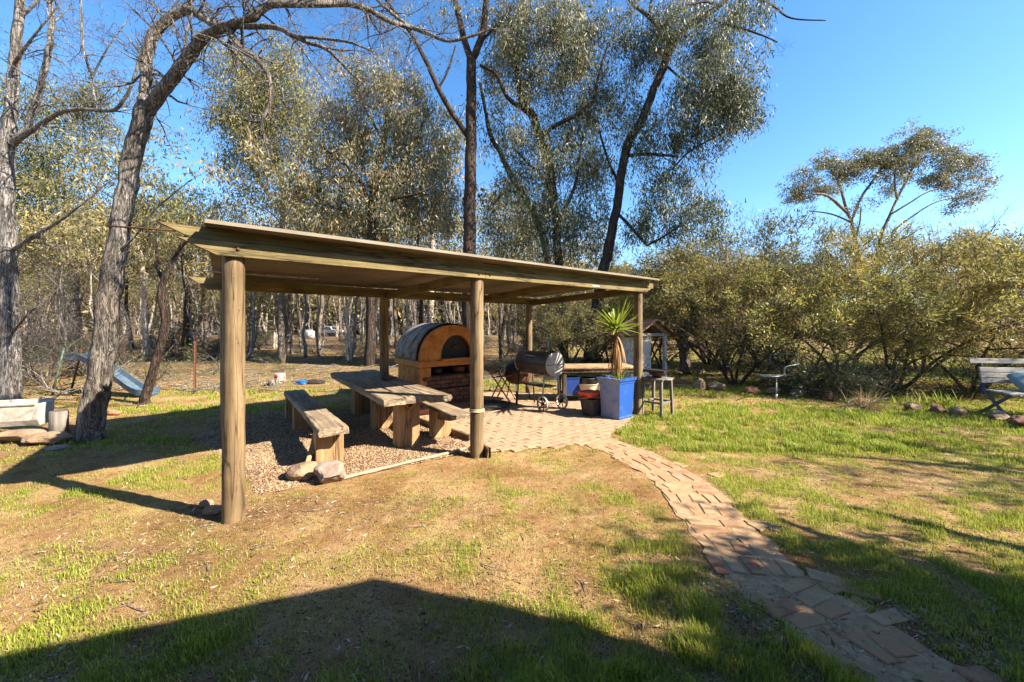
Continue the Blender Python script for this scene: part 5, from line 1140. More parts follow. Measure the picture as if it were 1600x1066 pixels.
photo_tree("eucalyptus_tree", "dark gum with a wavy trunk leaning right, its crown reaching into the open sky", "tree", 13.8, [
    [(918, 585, 24), (922, 560, 22), (926, 520, 20), (934, 470, 18), (942, 425, 17), (951, 390, 16), (962, 330, 14), (972, 266, 14), (981, 226, 14), (1003, 188, 14), (1020, 143, 13), (1038, 100, 13), (1050, 72, 12), (1070, 45, 11), (1100, 26, 10), (1130, 4, 8), (1150, -20, 7)],
    [(1048, 74, 9), (1034, 50, 8, .3), (1014, 26, 7, .5), (988, 6, 5, .6), (970, -20, 4, .6)], [(1014, 30, 5, .5), (1018, 0, 4, .6), (1025, -30, 3, .6)], [(982, 243, 6), (1005, 241, 5, -.4), (1030, 242, 5, -.6), (1060, 245, 3, -.9)],
    [(1125, 8, 5), (1100, 3, 4, -.5), (1075, 8, 4, -.8)], [(1120, 35, 4, -.5), (1150, 42, 4, -.6), (1190, 55, 3, -.8), (1215, 66, 2, -.8)], [(1150, -10, 5), (1200, 5, 4, -.5), (1235, 28, 3, -.6), (1290, 32, 2, -.7)],
    [(1050, 265, 3, -.6), (1080, 235, 3, -1), (1130, 208, 2.5, -1.2), (1185, 178, 1.5, -1.4)], [(1010, 384, 4, -.6), (1030, 374, 3.5, -.8), (1060, 355, 2.5, -1), (1085, 345, 1.5, -1)], [(962, 330, 5), (990, 360, 5, -.4), (1012, 384, 5, -.6)],
    [(968, 290, 5), (950, 250, 4, .5), (935, 200, 3, .8)], [(1038, 100, 4), (1075, 130, 3, -.6), (1120, 140, 2, -1)]],
    [(1090, 60, 85, 45, 34, -.4), (1130, 110, 60, 45, 22, -.8), (1105, 150, 70, 45, 26, -.8), (1150, 150, 50, 30, 14, -1), (1070, 200, 65, 40, 22, -.6), (1130, 190, 35, 35, 8, -1), (1050, 20, 70, 35, 20, .3), (1150, 20, 45, 30, 10, -.5),
     (1000, 60, 50, 50, 18, .5), (1010, 220, 30, 50, 10, -.3), (960, 150, 55, 60, 20, .7), (1040, 300, 40, 30, 8, -.6), (1080, 335, 55, 35, 18, -1), (1020, 340, 35, 40, 12, -.5), (1060, 270, 60, 25, 8, -.6), (1175, 160, 22, 18, 4, -1.4)],
    'bark_dark', 'leaf_euc', 105, k=150, sig=.24, bare=.6, L=.16, Wd=.033, subk=4)
photo_tree("eucalyptus_tree", "crooked dark gum between the straight gum and the leaning gum", "tree", 14.6, [
    [(880, 590, 18), (878, 500, 15), (875, 430, 14), (872, 395, 13), (868, 340, 12), (863, 290, 12), (858, 255, 12), (848, 225, 12), (840, 204, 12), (830, 178, 13), (818, 165, 12), (811, 135, 9), (806, 90, 7), (800, 40, 5)],
    [(826, 172, 8), (806, 163, 7, -.3), (790, 148, 6, -.5), (775, 116, 5, -.7), (750, 102, 4, -.8)], [(845, 215, 7), (870, 195, 6, -.5), (900, 180, 7, -.6), (925, 160, 6, -.6), (935, 120, 4, -.6), (950, 70, 3, -.6)],
    [(866, 320, 6), (850, 280, 5, .6), (830, 260, 4, .8), (800, 230, 3, .9)], [(868, 350, 6), (895, 300, 5, -.5), (905, 250, 4, -.7), (912, 210, 3, -.8)], [(812, 140, 4), (840, 100, 3, -.4), (860, 50, 2.5, -.5)]],
    [(850, 50, 70, 60, 40), (800, 90, 45, 60, 20), (900, 90, 60, 60, 28), (850, 140, 60, 40, 22), (910, 180, 50, 50, 22), (800, 30, 40, 40, 12), (920, 30, 60, 40, 20), (880, 250, 60, 45, 24), (820, 220, 45, 40, 14), (900, 330, 55, 50, 26), (845, 330, 45, 50, 18),
     (930, 260, 40, 50, 16), (800, 300, 30, 40, 8), (860, 385, 60, 25, 10), (930, 380, 50, 30, 10)], 'bark_dark', 'leaf_euc', 106, k=150, sig=.25, L=.165, Wd=.035, subk=4, bare=.5)
photo_tree("eucalyptus_tree", "second crooked limb gum just right of the straight dark gum, slanting up to the left", "tree", 16.5, [
    [(868, 590, 14), (864, 500, 13), (858, 420, 12), (848, 370, 11), (832, 330, 11), (815, 300, 10), (796, 270, 9), (780, 235, 8), (766, 210, 7), (758, 170, 5), (750, 130, 4)], [(815, 300, 5), (790, 300, 4, .5), (770, 320, 3, .8)]],
    [(770, 200, 40, 50, 12), (790, 290, 40, 40, 10), (760, 330, 30, 40, 8), (800, 370, 40, 30, 8), (780, 140, 35, 40, 8)], 'bark_dark', 'leaf_olive', 107, k=70, sig=.28, L=.2, Wd=.046)
photo_tree("eucalyptus_tree", "broad gum with a wide drooping grey green crown above the roof's left half", "tree", 15.5, [
    [(578, 590, 19), (579, 520, 17), (580, 450, 16), (580, 370, 15), (583, 310, 14), (590, 270, 12), (600, 220, 10), (610, 160, 7), (615, 110, 5)], [(582, 330, 8), (560, 280, 7, -.4), (530, 250, 5, -.7), (500, 225, 4, -.9)], [(586, 290, 8), (620, 260, 6, .3), (650, 220, 5, .5), (670, 170, 4, .5)],
    [(582, 345, 6), (540, 330, 5, .5), (500, 320, 3, .6), (470, 330, 2, .6)], [(582, 320, 6), (620, 310, 5, -.6), (660, 300, 4, -.8), (690, 280, 3, -.8)], [(600, 220, 5), (570, 170, 4, .3), (555, 120, 2, .3)]],
    [(610, 130, 60, 40, 20), (570, 170, 65, 45, 26), (640, 170, 55, 50, 24), (530, 220, 60, 40, 22), (600, 230, 70, 50, 30), (670, 230, 45, 50, 20), (500, 270, 50, 35, 14), (560, 290, 60, 40, 24), (640, 300, 60, 40, 24), (690, 300, 35, 40, 12),
     (500, 330, 45, 25, 10), (600, 345, 70, 25, 14), (680, 345, 45, 20, 8), (550, 110, 35, 30, 6), (460, 300, 40, 35, 10)], 'bark_dark', 'leaf_euc', 108, k=150, sig=.27, L=.17, Wd=.038, subk=4)
photo_tree("eucalyptus_tree", "slender smooth cream gum just left of the tall straight dark gum", "tree", 20, [
    [(672, 590, 11), (673, 480, 11), (674, 420, 10), (675, 383, 10), (678, 340, 8), (688, 310, 7), (700, 282, 5), (722, 258, 4)], [(677, 350, 6), (668, 330, 5), (660, 300, 4), (650, 270, 3)]],
    [(700, 250, 45, 35, 12), (655, 265, 40, 35, 10), (690, 200, 45, 40, 12)], 'bark_white', 'leaf_olive', 109, k=70, sig=.35, L=.26, Wd=.06)
photo_tree("eucalyptus_tree", "olive crowned gum with bright sunlit top, framed beneath the arching bare limb", "tree", 22, [
    [(452, 600, 16), (450, 500, 14), (447, 420, 13), (445, 350, 12), (440, 290, 10), (430, 240, 8), (420, 180, 6)], [(445, 340, 7), (410, 290, 6), (385, 240, 4), (375, 200, 3)], [(442, 300, 6), (470, 250, 5), (480, 200, 3)], [(425, 210, 4), (400, 160, 3), (390, 120, 2)]],
    [(395, 110, 50, 30, 14), (440, 90, 45, 32, 12), (400, 160, 65, 40, 24), (460, 150, 50, 45, 18), (440, 210, 60, 40, 20), (375, 190, 45, 40, 14), (490, 200, 35, 50, 12), (380, 245, 60, 30, 12), (430, 270, 60, 30, 12), (350, 90, 30, 25, 4)], 'bark_mid', 'leaf_olive', 110, k=170, sig=.46, L=.22, Wd=.054, subk=4)
photo_tree("eucalyptus_tree", "olive crowned gum standing behind the pale bare tree at the left edge", "tree", 24, [
    [(110, 600, 13), (112, 500, 12), (112, 420, 10), (108, 360, 9), (100, 300, 7), (90, 240, 5)], [(110, 400, 6), (70, 340, 5), (50, 290, 4)], [(108, 350, 5), (150, 300, 4), (165, 250, 3)]],
    [(85, 160, 75, 22, 16), (150, 150, 50, 25, 10), (90, 230, 75, 30, 20), (70, 275, 70, 30, 18), (110, 300, 55, 22, 12), (50, 330, 50, 22, 10), (10, 150, 40, 30, 8), (140, 190, 50, 20, 7)], 'bark_pale', 'leaf_olive', 111, k=170, sig=.46, L=.22, Wd=.054, subk=4)
photo_tree("eucalyptus_tree", "pale trunked gum directly behind the slim dark leaning tree", "tree", 19, [
    [(232, 585, 13), (228, 540, 11), (226, 480, 10), (222, 420, 9), (215, 370, 8), (218, 330, 6), (226, 290, 4)], [(222, 420, 5), (240, 380, 4), (262, 340, 3)]],
    [(230, 330, 55, 25, 12), (280, 330, 35, 25, 6), (210, 370, 50, 25, 8), (260, 300, 35, 20, 5)], 'bark_white', 'leaf_olive', 112, k=80, sig=.32, L=.24, Wd=.055, bare=.6)
# ---- distant umbrella shaped gum at the right
photo_tree("eucalyptus_tree", "lone twin stemmed umbrella gum against the blue sky above the wattles", "tree", 27, [
    [(1345, 600, 12), (1343, 480, 10), (1340, 400, 8), (1334, 365, 7), (1328, 340, 5), (1310, 320, 6, -.6), (1290, 305, 5, -1), (1268, 303, 3, -1.2)], [(1330, 345, 4), (1320, 318, 5), (1312, 290, 4), (1300, 265, 3)], [(1331, 345, 4), (1345, 310, 5, .6), (1362, 285, 4, 1), (1378, 262, 3, 1)],
    [(1360, 600, 11), (1365, 480, 9), (1374, 400, 8), (1376, 370, 7), (1388, 342, 6), (1402, 310, 4, .3), (1415, 285, 5, .5), (1432, 250, 4, .6), (1444, 225, 3, .6)], [(1402, 312, 5, .3), (1398, 285, 4, -.5), (1400, 262, 3, -.8)], [(1392, 335, 4), (1420, 318, 3, -.5), (1450, 300, 2.5, -.8), (1490, 290, 3, -1)],
    [(1396, 360, 4, .8), (1430, 335, 3, .8), (1465, 315, 2.5, .9), (1505, 308, 3, 1)], [(1336, 375, 4), (1343, 350, 3, -.6), (1345, 325, 2, -.8)], [(1335, 350, 4), (1300, 335, 3, .6), (1265, 330, 2, .8)]],
    [(1300, 262, 32, 20, 13), (1262, 285, 24, 20, 9), (1245, 305, 18, 12, 5), (1345, 248, 35, 14, 12), (1330, 270, 28, 14, 7), (1390, 248, 32, 18, 12), (1390, 272, 26, 14, 6), (1440, 215, 38, 18, 14), (1425, 240, 40, 18, 13), (1475, 240, 35, 20, 12),
     (1505, 258, 28, 18, 9), (1500, 285, 40, 16, 10), (1515, 310, 28, 12, 6), (1460, 275, 30, 14, 7), (1380, 300, 16, 10, 3), (1342, 322, 12, 8, 2), (1288, 292, 22, 12, 4)], 'bark_mid', 'leaf_euc', 113, k=190, sig=.34, L=.19, Wd=.052, subk=4, hang=.4, spread=.8, flute=.03, sides=8, ribr=.018, zdepth=.8)

# ---- prototypes for repeats: far wood trees, wattle shrubs, low bushes
def copy_tree(o, parent=None):
    c = o.copy(); COL.objects.link(c)
    if parent: c.parent = parent
    for ch_ in list(o.children): copy_tree(ch_, c)
    return c
def forest_tree(seed, H=11.0, r=.13, crown=True, lean=.06, bmat='bark_mid', lmat='leaf_far', stems=1, nl=42, k=48, dead=False):
    rg = random.Random(seed); rs = np.random.RandomState(seed); t = thing("eucalyptus_tree", "", "tree"); mb = MB(); cl = []
    for s_ in range(stems):
        a = rg.uniform(0, 6.28); ln = lean * (1 + s_ * 1.5); p = Vector((rg.uniform(-.2, .2) * s_, rg.uniform(-.2, .2) * s_, -.1)); pts = [p.copy()]; n = 9; h = H * rg.uniform(.85, 1.0)
        for i in range(n): p = p + Vector((math.cos(a) * ln * h / n + rg.gauss(0, .09), math.sin(a) * ln * h / n + rg.gauss(0, .09), h * .85 / n)); pts.append(p.copy())
        S = smooth_pts(pts, 2); rr = r * rg.uniform(.7, 1.1) / (1 + .25 * (stems - 1)); R = [rr * (1.15 - .95 * i / (len(S) - 1)) for i in range(len(S))]; mb.tube(S, R, 8, jit=.07, rg=rg); limbs = [(S, R)]
        for b in range(rg.randint(4, 6)):
            i = rg.randint(int(len(S) * .5), len(S) - 2); th = rg.uniform(0, 6.28); L = rg.uniform(.14, .26) * H; q = S[i].copy(); dd = Vector((math.cos(th), math.sin(th), rg.uniform(.5, 1.3))).normalized(); bp = [q.copy()]
            for _ in range(4): dd = (dd + Vector((rg.gauss(0, .15), rg.gauss(0, .15), rg.gauss(.05, .12)))).normalized(); q = q + dd * L / 4; bp.append(q.copy())
            mb.tube(bp, [R[i] * .55 * (1 - .8 * j / 4) for j in range(5)], 5, cap=False); limbs.append((bp, [R[i] * .4] * 5)); cl += [bp[-1] + Vector((rg.gauss(0, .55), rg.gauss(0, .55), rg.gauss(.1, .4))) for _ in range(max(2, nl // (6 * stems)))]
        for _ in range(max(1, nl // (4 * stems))): cl.append(S[-1] + Vector((rg.gauss(0, .8), rg.gauss(0, .8), rg.gauss(0, .7))))
        for _ in range(7):
            i = rg.randint(2, int(len(S) * .7)); th = rg.uniform(0, 6.28); twig(mb, S[i], (math.cos(th), math.sin(th), rg.uniform(-.1, .8)), rg.uniform(.5, 1.6), .02, 2 if not dead else 3, rg, .0, 4)
        if not dead: ribs(mb, limbs, cl[-(nl // stems):], rg, .012)
    mb.build("trunk", M[bmat], t)
    if not dead:
        sub = [tuple(c + Vector((rg.gauss(0, .3), rg.gauss(0, .3), rg.gauss(0, .22)))) for c in cl for _ in range(3)]
        build_leaves("crown", [leaves_at(sub, k // 3, .26, .24, .07, rs, .7, .6, .9)], M[lmat], t, (0, 0, 0))
    return t
protos = [forest_tree(201, 11, .14), forest_tree(202, 9.5, .11, bmat='bark_pale', lean=.10), forest_tree(203, 12.5, .17, bmat='bark_dark', lean=.03), forest_tree(204, 8.5, .09, stems=3, lmat='leaf_olive', lean=.09),
          forest_tree(205, 10.5, .12, bmat='bark_white', lmat='leaf_olive', stems=2, lean=.07), forest_tree(206, 7.5, .08, bmat='bark_pale', dead=True, lean=.12)]
for p in protos: p.location = (0, 0, 0)
kinds = ["brown grey trunked gum in the wood", "pale leaning gum in the wood", "tall dark trunked gum in the wood", "bushy three stemmed gum in the wood", "cream twin stemmed gum in the wood", "leafless pale sapling in the wood"]
rg = random.Random(77); placed = []
first = [True] * 6
def put(i, x, y, s, rz, label, group):
    if first[i]: o = protos[i]; first[i] = False
    else: o = copy_tree(protos[i])
    o.location = (x, y, gh(x, y)); o.scale = (s, s, s); o.rotation_euler = (0, 0, rz); o["label"] = label; o["group"] = group; return o
def zone(x, y):
    px = 800 + FL * x / y
    return px
def ok(x, y, md):
    px = zone(x, y)
    if 455 < px < 550 and y < 37 and y > 30: return False
    for a, b in placed:
        if (a - x) ** 2 + (b - y) ** 2 < md * md: return False
    return True
cnt = 0; tries = 0
while cnt < 285 and tries < 9000:
    tries += 1; y = 15.5 * (62 / 15.5) ** (rg.random() ** .75); px = rg.uniform(-120, 1000 if y < 30 else 1500)
    x = (px - 800) / FL * y
    if px > 900 and y < 26: continue
    if 600 < px < 900 and y < 17: continue
    if not ok(x, y, 1.25 if y < 30 else 2.2): continue
    i = rg.choices(range(6), [5, 6, 2.0, 2.5, 4, 6])[0]
    big = 1.0 if y > 24 else rg.uniform(.62, .9)
    if px > 960: big = .36 + .1 * rg.random(); i = rg.choice([0, 1, 3])
    elif px > 820: big *= .8
    s = big * rg.uniform(.8, 1.12)
    placed.append((x, y)); cnt += 1
    grp = "gums of the wood behind the shelter" if px < 960 else "gums beyond the wattles"
    put(i, x, y, s, rg.uniform(0, 6.28), kinds[i] + (" behind the shelter" if px < 960 else " beyond the wattle thicket"), kinds[i].replace(" in the wood", "s") + (" behind the shelter" if px < 960 else " beyond the wattles"))
# far wood that reads as one mass
rs = np.random.RandomState(5); n = 175000; th = rs.uniform(-1.15, .80, n); y_ = rs.uniform(62, 100, n); x_ = np.tan(th) * y_; hN = 10.5 + 5 * (vnoise(x_, y_, .12, 50) - .4); hN = np.where(x_ / y_ > .30, hN * .42, hN)
z_ = rs.rand(n) ** .9 * hN + .2; m_ = fbm(x_, z_ * 2, .35, 52) > .34; x_, y_, z_ = x_[m_], y_[m_], z_[m_]; n = len(x_)
P = np.stack([x_, y_, z_], 1); D_n = unit(rs.randn(n, 3) * .7 + np.array([0, 0, -.6])); S_n = unit(np.cross(D_n, rs.randn(n, 3))); V1, F1 = leaf_quads(P, D_n, S_n, rs.uniform(.6, 1.3, n), rs.uniform(.3, .6, n), .1)
far = np_mesh("distant_woodland", V1, F1, M['leaf_far']); tag(far, kind="stuff")
mb = MB(); rg2 = random.Random(6)
for k in range(420):
    t_ = rg2.uniform(-1.15, .32); yy = rg2.uniform(60, 98); xx = math.tan(t_) * yy; h = rg2.uniform(6, 12); l1, l2 = rg2.gauss(0, .7), rg2.gauss(0, .7); mb.tube([(xx, yy, -.1), (xx + l1 * .5, yy, h * .5), (xx + l1, yy + l2, h)], [.17, .12, .04], 5, cap=False)
tag(mb.build("distant_trunks", M['bark_mid']), kind="stuff")

# ---- wattle thicket at the right
def wattle(seed, H=3.9, Wd=3.9, nc=340, k=66, lmat='leaf_wattle', stems=5, low=.2, L=.10, wd=.024, name="wattle_shrub", cat="shrub", label="", r0=.045, dens_tw=3):
    rg = random.Random(seed); rs = np.random.RandomState(seed); t = thing(name, label, cat); mb = MB(); limbs = []
    for s_ in range(stems):
        a = s_ * 6.28 / stems + rg.uniform(-.5, .5); p = Vector((math.cos(a) * .08, math.sin(a) * .08, -.08)); pts = [p.copy()]; d = Vector((math.cos(a) * .45, math.sin(a) * .45, 1)).normalized()
        for i in range(6):
            d = (d + Vector((math.cos(a) * .12 + rg.gauss(0, .12), math.sin(a) * .12 + rg.gauss(0, .12), rg.gauss(-.03, .08)))).normalized(); p = p + d * (H * .78 / 6); pts.append(p.copy())
        S = smooth_pts(pts, 2); R = [r0 * (1 - .85 * i / (len(S) - 1)) * rg.uniform(.9, 1.1) for i in range(len(S))]; mb.tube(S, R, 7, jit=.08, rg=rg); limbs.append((S, R))
        for b in range(4):
            i = rg.randint(3, len(S) - 1); th = a + rg.uniform(-1.3, 1.3); d2 = Vector((math.cos(th), math.sin(th), rg.uniform(.0, .6))).normalized(); q = S[i].copy(); bp = [q.copy()]
            for _ in range(4): d2 = (d2 + Vector((rg.gauss(0, .15), rg.gauss(0, .15), rg.gauss(.02, .12)))).normalized(); q = q + d2 * Wd * .09; bp.append(q.copy())
            mb.tube(bp, [R[i] * .7 * (1 - .8 * j / 4) for j in range(5)], 5, cap=False); limbs.append((bp, [R[i] * .5] * 5))
    cl = []
    for _ in range(nc):
        v = Vector((rg.gauss(0, 1), rg.gauss(0, 1), rg.gauss(0, 1))).normalized() * (rg.random() ** .38); z = H * (low + (1 - low) * .5) + v.z * H * (1 - low) * .52
        bump_ = 1 + .18 * math.sin(3 * math.atan2(v.y, v.x) + seed) ; c_ = Vector((v.x * Wd / 2 * bump_, v.y * Wd / 2 * bump_, z + rg.uniform(-.12, .12)))
        if mnoise.noise(c_ * .85 + Vector((seed, 0, 0))) > -.12 - (.0 if c_.z > H * .5 else .1): cl.append(c_ + Vector((0, 0, .45 * mnoise.noise(Vector((c_.x * .9, c_.y * .9, seed))))))
    ribs(mb, limbs, cl, rg, .008, .05)
    ax_ = []
    for c in cl[::1]:
        o_ = Vector((c.x, c.y, (c.z - H * .35) * .8)).normalized()
        for _ in range(dens_tw): twig(mb, c - o_ * .15, o_ + Vector((rg.gauss(0, .5), rg.gauss(0, .5), rg.gauss(0, .4))), rg.uniform(.35, .85), .0055, 1, rg, .02, 5, 1.0, (2, 4))
    if H > 2:
        for c in sorted(cl, key=lambda q: -q.z)[:46:2]: twig(mb, c, (rg.gauss(0, .5), rg.gauss(0, .5), 1), rg.uniform(.4, .95), .008, 2, rg, .0, 5, 1.0, (2, 4))
    mb.build("trunk", M['twig_red'], t)
    sub = []; sa = []
    for c in cl:
        o_ = Vector((c.x, c.y, (c.z - H * .35) * .8)).normalized()
        for _ in range(4): dv = (o_ + Vector((rg.gauss(0, .8), rg.gauss(0, .8), rg.gauss(0, .6)))).normalized(); sub.append(tuple(c + dv * rg.uniform(0, .30))); sa.append(tuple(dv * 1.0))
    build_leaves("crown", [leaves_at(sub, k // 4, .085, L, wd, rs, -.1, .55, .9, sa)], M[lmat], t, (0, 0, 0))
    return t
M['leaf_green_wattle'] = leafmat('green gold wattle leaves', [(.07, .08, .024), (.17, .175, .042), (.31, .29, .065), (.44, .38, .10), (.42, .29, .13)], .4)
wp = [wattle(301), wattle(302, 3.6, 4.3, 300, 84, 'leaf_green_wattle', stems=4), wattle(303, 3.4, 3.7, 270, 84, 'leaf_olive', stems=6)]
wfirst = [True] * 3
def putw(i, px, d, s, rz, label, sz=1.0):
    o = wp[i] if wfirst[i] else copy_tree(wp[i]); wfirst[i] = False; x = (px - 800) / FL * d; o.location = (x, d, gh(x, d)); o.scale = (s, s, s * sz); o.rotation_euler = (0, 0, rz); o["label"] = label; return o
putw(0, 1150, 10.8, .92, .3, "wattle with several dark stems rising left of the metal chair frame")
putw(1, 1262, 9.8, .98, 1.2, "spreading wattle with a low fork right above the metal chair frame", .90)
putw(0, 1395, 9.8, 1.0, 2.4, "dense wattle behind the pale dry grass tuft, middle of the right hand thicket")
putw(1, 1520, 9.4, 1.02, 3.4, "wattle with arching twiggy boughs directly behind the garden bench", .95)
putw(0, 1650, 9.0, .98, 4.2, "wattle cut by the right edge of the picture")
putw(2, 1110, 16.0, 1.4, .8, "olive leaved wattle behind the small white hut's right side")
putw(0, 1010, 16.5, 1.15, 5.0, "yellowish wattle behind and above the small white hut")
putw(1, 930, 17.5, 1.10, 2.0, "wattle standing behind the shelter's back right corner")
putw(2, 1200, 14.0, 1.45, 2.9, "tall back row wattle between the white hut and the umbrella gum")
putw(1, 1310, 14.0, 1.28, 4.4, "back row wattle under the left part of the umbrella gum")
putw(0, 1440, 13.5, 1.2, 5.6, "bright green topped back row wattle under the right part of the umbrella gum")
putw(2, 1580, 13.5, 1.30, .2, "back row wattle near the right edge with bare twigs on top")
putw(2, 850, 15.8, .80, 4.0, "small wattle seen between the smoker and the shelter's back right post")
putw(2, 950, 15.0, .85, 3.0, "bushy wattle directly behind the spiky yucca")
putw(2, 885, 13.2, .78, 1.0, "dark dense wattle behind the smoker's chimney")
putw(1, 1035, 14.6, .85, 3.0, "low wattle close behind the white hut")
putw(1, 1700, 12.0, 1.1, 2.2, "wattle beyond the right edge beside the garden bench")
photo_tree("wattle_tree", "old wattle with one stout pale trunk, right of the small white hut", "tree", 12.8, [
    [(1071, 586, 22), (1070, 565, 17), (1067, 545, 16), (1064, 530, 18), (1058, 505, 12, .3), (1045, 480, 9, .5), (1030, 450, 6, .6)], [(1065, 535, 13), (1082, 510, 11, -.2), (1100, 480, 8, -.4), (1120, 450, 5, -.5)], [(1063, 532, 10), (1045, 520, 8, -.5), (1028, 510, 5, -.8)], [(1066, 530, 8), (1072, 490, 6, .4), (1078, 440, 4, .6)], [(1072, 534, 8), (1095, 545, 6, -.4), (1104, 560, 3, -.4)]],
    [(1060, 440, 60, 40, 50), (1035, 460, 30, 30, 16), (1100, 470, 50, 38, 36), (1060, 490, 60, 25, 34), (1090, 400, 50, 30, 26), (1030, 420, 35, 30, 16), (1130, 440, 40, 40, 24)], 'bark_mid', 'leaf_wattle', 321, L=.10, Wd=.026, k=120, sig=.20, hang=.1, spread=.9, bare=1.0, twL=.6, ribr=.008)
t = thing("dead_bush", "pinkish grey dead twiggy bush poking above the wattles, right of the leaning gum", "bush", tuple(W(1135, HZ, 12.5).xy) + (0,)); mb = MB(); rg = random.Random(444); b = Vector(t.location)
for s_ in range(12): a = rg.uniform(0, 6.28); twig(mb, b, (math.cos(a) * .5, math.sin(a) * .3, 1.2), 3.3 * rg.uniform(.85, 1.1), .035, 4, rg, .0, 6, .9, (3, 5))
mb.build("branches", M['twig_red'], t)
t = thing("dead_bush", "grey dead bush top behind the wattles, left of the umbrella gum", "bush", tuple(W(1225, HZ, 13.2).xy) + (0,)); mb = MB(); rg = random.Random(445); b = Vector(t.location)
for s_ in range(12): a = rg.uniform(0, 6.28); twig(mb, b, (math.cos(a) * .5, math.sin(a) * .3, 1.2), 3.5 * rg.uniform(.85, 1.1), .035, 4, rg, .0, 6, .9, (3, 5))
mb.build("branches", M['twig_red'], t)
# dark low shrubs and tufts in the border
ds = [wattle(331, .75, 1.5, 70, 60, 'leaf_dark', 5, .05, .07, .014, "low_shrub", "shrub", "", .015), wattle(332, .95, 1.3, 60, 50, 'leaf_shrub', 5, .05, .06, .016, "low_shrub", "shrub", "", .015)]
dfirst = [True, True]
def putd(i, px, d, s, rz, label, group=None):
    o = ds[i] if dfirst[i] else copy_tree(ds[i]); dfirst[i] = False; x = (px - 800) / FL * d; o.location = (x, d, gh(x, d)); o.scale = (s, s, s * rnd.uniform(.8, 1.1)); o.rotation_euler = (0, 0, rz)
    if "group" in o: del o["group"]
    o["label"] = label
    if group: o["group"] = group
    return o
for a in [(0, 1265, 9.0, .95, 0, "dark ferny shrub just right of the metal chair frame"), (0, 1310, 8.6, 1.0, 2, "dark green shrub left of the pale dry grass tuft"), (0, 1215, 10.0, 1.0, 4, "dark shrub behind the metal chair frame"),
          (1, 1350, 8.8, .8, 1, "mid green shrub just above the pale dry grass tuft"), (1, 1440, 8.0, .55, 3, "leafy green clump left of the garden bench"), (0, 1400, 9.0, .9, 5, "dark low shrub under the middle wattle"), (0, 1500, 8.9, 1.0, .7, "dark shrub behind the garden bench's left end"),
          (1, 1120, 17, 1.6, 2, "yellow green bush glimpsed beyond the stout wattle trunk"), (1, 1040, 17.5, 1.5, 5, "yellow green bush glimpsed through the white hut's posts"), (0, 1600, 8.7, 1.0, 3.3, "dark shrub behind the cushion on the garden bench")]:
    putd(*a)
rg = random.Random(91); k = 0
while k < 120:
    y = rg.uniform(10.8, 30); px = rg.choice([rg.uniform(-80, 560), rg.uniform(-80, 1000)]); x = (px - 800) / FL * y
    if y < 13.5 and 540 < px < 1000: continue
    if y < 12.2 and 380 < px < 560: continue
    if 350 < px < 900 and rg.random() < .45: k += 1; continue
    i = rg.choices([0, 1], [1, 4])[0]; s = rg.uniform(.6, 1.5); k += 1
    putd(i, px, y, s, rg.uniform(0, 6.28), ("dark" if i == 0 else "yellow green") + " scrubby bush on the floor of the wood", ("dark" if i == 0 else "yellow green") + " bushes of the wood floor")
# grey twiggy dead bushes at left
for j, (px, d, h, lab) in enumerate([(70, 10.5, 2.6, "grey leafless bush between the two left trees"), (130, 12.5, 3.0, "grey brown leafless bush behind the green slide ladder"), (20, 12.0, 3.2, "leafless bush behind the pale bare tree at the left edge")]):
    t = thing("dead_bush", lab, "bush", (((px - 800) / FL * d), d, 0)); mb = MB(); rg = random.Random(400 + j); b = Vector(t.location)
    for s_ in range(9): a = rg.uniform(0, 6.28); twig(mb, b, (math.cos(a) * .6, math.sin(a) * .6, 1), h * rg.uniform(.7, 1.1), .028, 4, rg, .0, 6, 1.0, (3, 5))
    mb.build("branches", M['twig'], t)
# fallen dead branches
for j, (px, py, L_, lab) in enumerate([(262, 606, 1.6, "bleached fallen branch tangle between the two rusty star pickets"), (300, 612, 1.0, "bent fallen branch at the foot of the tall star picket"), (75, 628, 2.0, "pile of bleached twigs behind the stone trough"), (110, 618, 1.6, "bleached twig heap in front of the slide ladder"),
                                       (820, 588, 1.5, "bleached fallen branches behind the shelter's back right post"), (1335, 642, .9, "curled brown root branch under the pale dry grass tuft"), (212, 640, .35, "small pale forked stick standing by the slim dark tree")]):
    g = G(px, py); mb = MB(); rg = random.Random(430 + j)
    for s_ in range(5 if L_ > .5 else 2): a = rg.uniform(-.5, .5) + (math.pi if rg.random() < .5 else 0); twig(mb, g + Vector((rg.uniform(-.2, .2), rg.uniform(-.2, .2), .04)) * min(1, L_), (math.cos(a), math.sin(a) * .6, rg.uniform(.0, .35) if L_ > .5 else 1), L_ * rg.uniform(.6, 1), .02 * min(1, L_ + .2), 2, rg, .03, 6, .8, (2, 4))
    for v in mb.v: v.z = max(v.z, .01)
    o = mb.build("fallen_branch", M['dead']); tag(o, lab, "branch")
# dry grass tuft
g = G(1355, 640); mb = MB(); rg = random.Random(9)
for k in range(260): a = rg.uniform(0, 6.28); el = rg.uniform(.3, 1.4); blade(mb, g + Vector((rg.gauss(0, .08), rg.gauss(0, .08), 0)), (math.cos(a) * math.cos(el), math.sin(a) * math.cos(el), math.sin(el)), rg.uniform(.3, .65), .008, 1.3)
tag(mb.build("grass_tuft", M['straw']), "pale dry drooping grass tuft in the border left of the bench", "grass tuft")
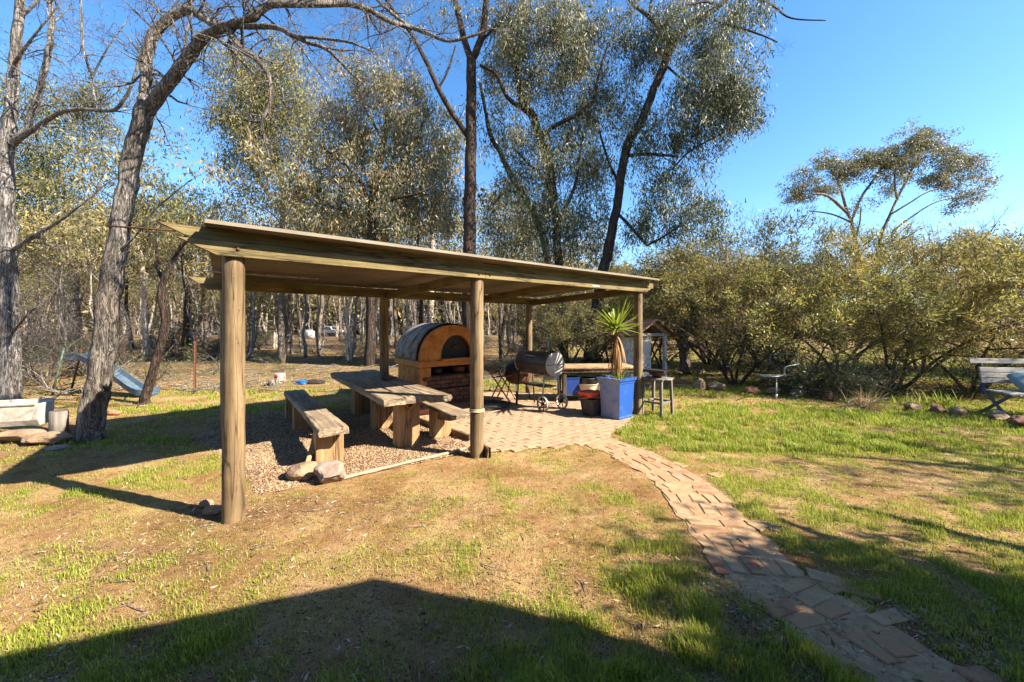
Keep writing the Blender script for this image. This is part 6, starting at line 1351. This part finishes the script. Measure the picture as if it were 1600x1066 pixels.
# strappy green clumps near the bench
for j, (px, py, n_, L_, lab) in enumerate([(1475, 636, 110, .42, "bright strappy green clump just left of the garden bench's back"), (1425, 634, 90, .34, "smaller strappy green clump left of the border rocks"), (1330, 650, 90, .22, "bright low grass clump in front of the dry tuft")]):
    g = G(px, py); mb = MB()
    for k in range(n_): a = rg.uniform(0, 6.28); el = rg.uniform(.5, 1.4); blade(mb, g + Vector((rg.gauss(0, .15), rg.gauss(0, .08), 0)), (math.cos(a) * math.cos(el), math.sin(a) * math.cos(el), math.sin(el)), rg.uniform(.5, 1) * L_, .014, .9)
    tag(mb.build("leafy_clump", M['grass']), lab, "leafy clump")

# ---- trees outside the frame on the right whose shadows fall across the grass
def side_tree(seed, x, y, H, cz, cr, n, label, r=.16, k=36, limbs=()):
    rg = random.Random(seed); rs = np.random.RandomState(seed); t = thing("eucalyptus_tree", label, "tree", (x, y, 0)); mb = MB(); pts = [Vector((x, y, -.1))]
    for i in range(6): pts.append(pts[-1] + Vector((rg.gauss(0, .12), rg.gauss(0, .12), H / 6)))
    S = smooth_pts(pts, 3); R = [r * (1.1 - .9 * i / (len(S) - 1)) for i in range(len(S))]; mb.tube(S, R, 10, rg=rg)
    for lp in limbs: lp = smooth_pts(lp, 3); mb.tube(lp, [.075 * (1 - .6 * i / (len(lp) - 1)) for i in range(len(lp))], 8, jit=.1, rg=rg)
    cl = []
    for _ in range(n): v = Vector((rg.gauss(0, 1), rg.gauss(0, 1), rg.gauss(0, 1))).normalized() * (rg.random() ** .4); cl.append(Vector((x + v.x * cr, y + v.y * cr, cz + v.z * (H - cz) * .9)))
    ribs(mb, [(S, R)], cl, rg, .02); mb.build("trunk", M['bark_mid'], t)
    sub = [tuple(c + Vector((rg.gauss(0, .25), rg.gauss(0, .25), rg.gauss(0, .18)))) for c in cl for _ in range(3)]; build_leaves("crown", [leaves_at(sub, k // 3, .14, .17, .045, rs, .8, .5, .9)], M['leaf_euc'], t, t.location)
side_tree(501, 7.2, .25, 4.7, 3.9, .95, 150, "gum beside the house, outside the right of the picture")
side_tree(502, 11.8, 2.2, 6.8, 5.0, 1.9, 46, "gum right of the garden, outside the picture", limbs=[[(11.8, 2.2, 3.2), (10.9, 2.4, 3.9), (10.2, 2.9, 4.0), (9.3, 3.8, 4.1)], [(11.8, 2.2, 4.0), (11.2, 3.2, 4.6), (10.6, 4.2, 4.8)]])
side_tree(503, 14.5, 4.4, 7.4, 5.6, 1.8, 40, "gum right of the garden bench, outside the picture")
side_tree(505, 5.9, .25, 3.9, 3.0, .95, 150, "dense tall shrub against the verandah corner, outside the picture", .05)
side_tree(504, 7.3, 1.0, 4.2, 3.6, .7, 18, "small gum by the verandah corner, outside the picture", .06, limbs=[[(7.3, 1.0, 2.2), (6.9, 1.0, 2.9), (6.6, 1.3, 3.0), (6.3, 1.62, 3.05), (6.1, 2.0, 3.1)], [(7.3, 1.0, 2.3), (7.4, 1.5, 2.9), (7.15, 1.85, 3.0), (6.9, 2.2, 3.1)]])
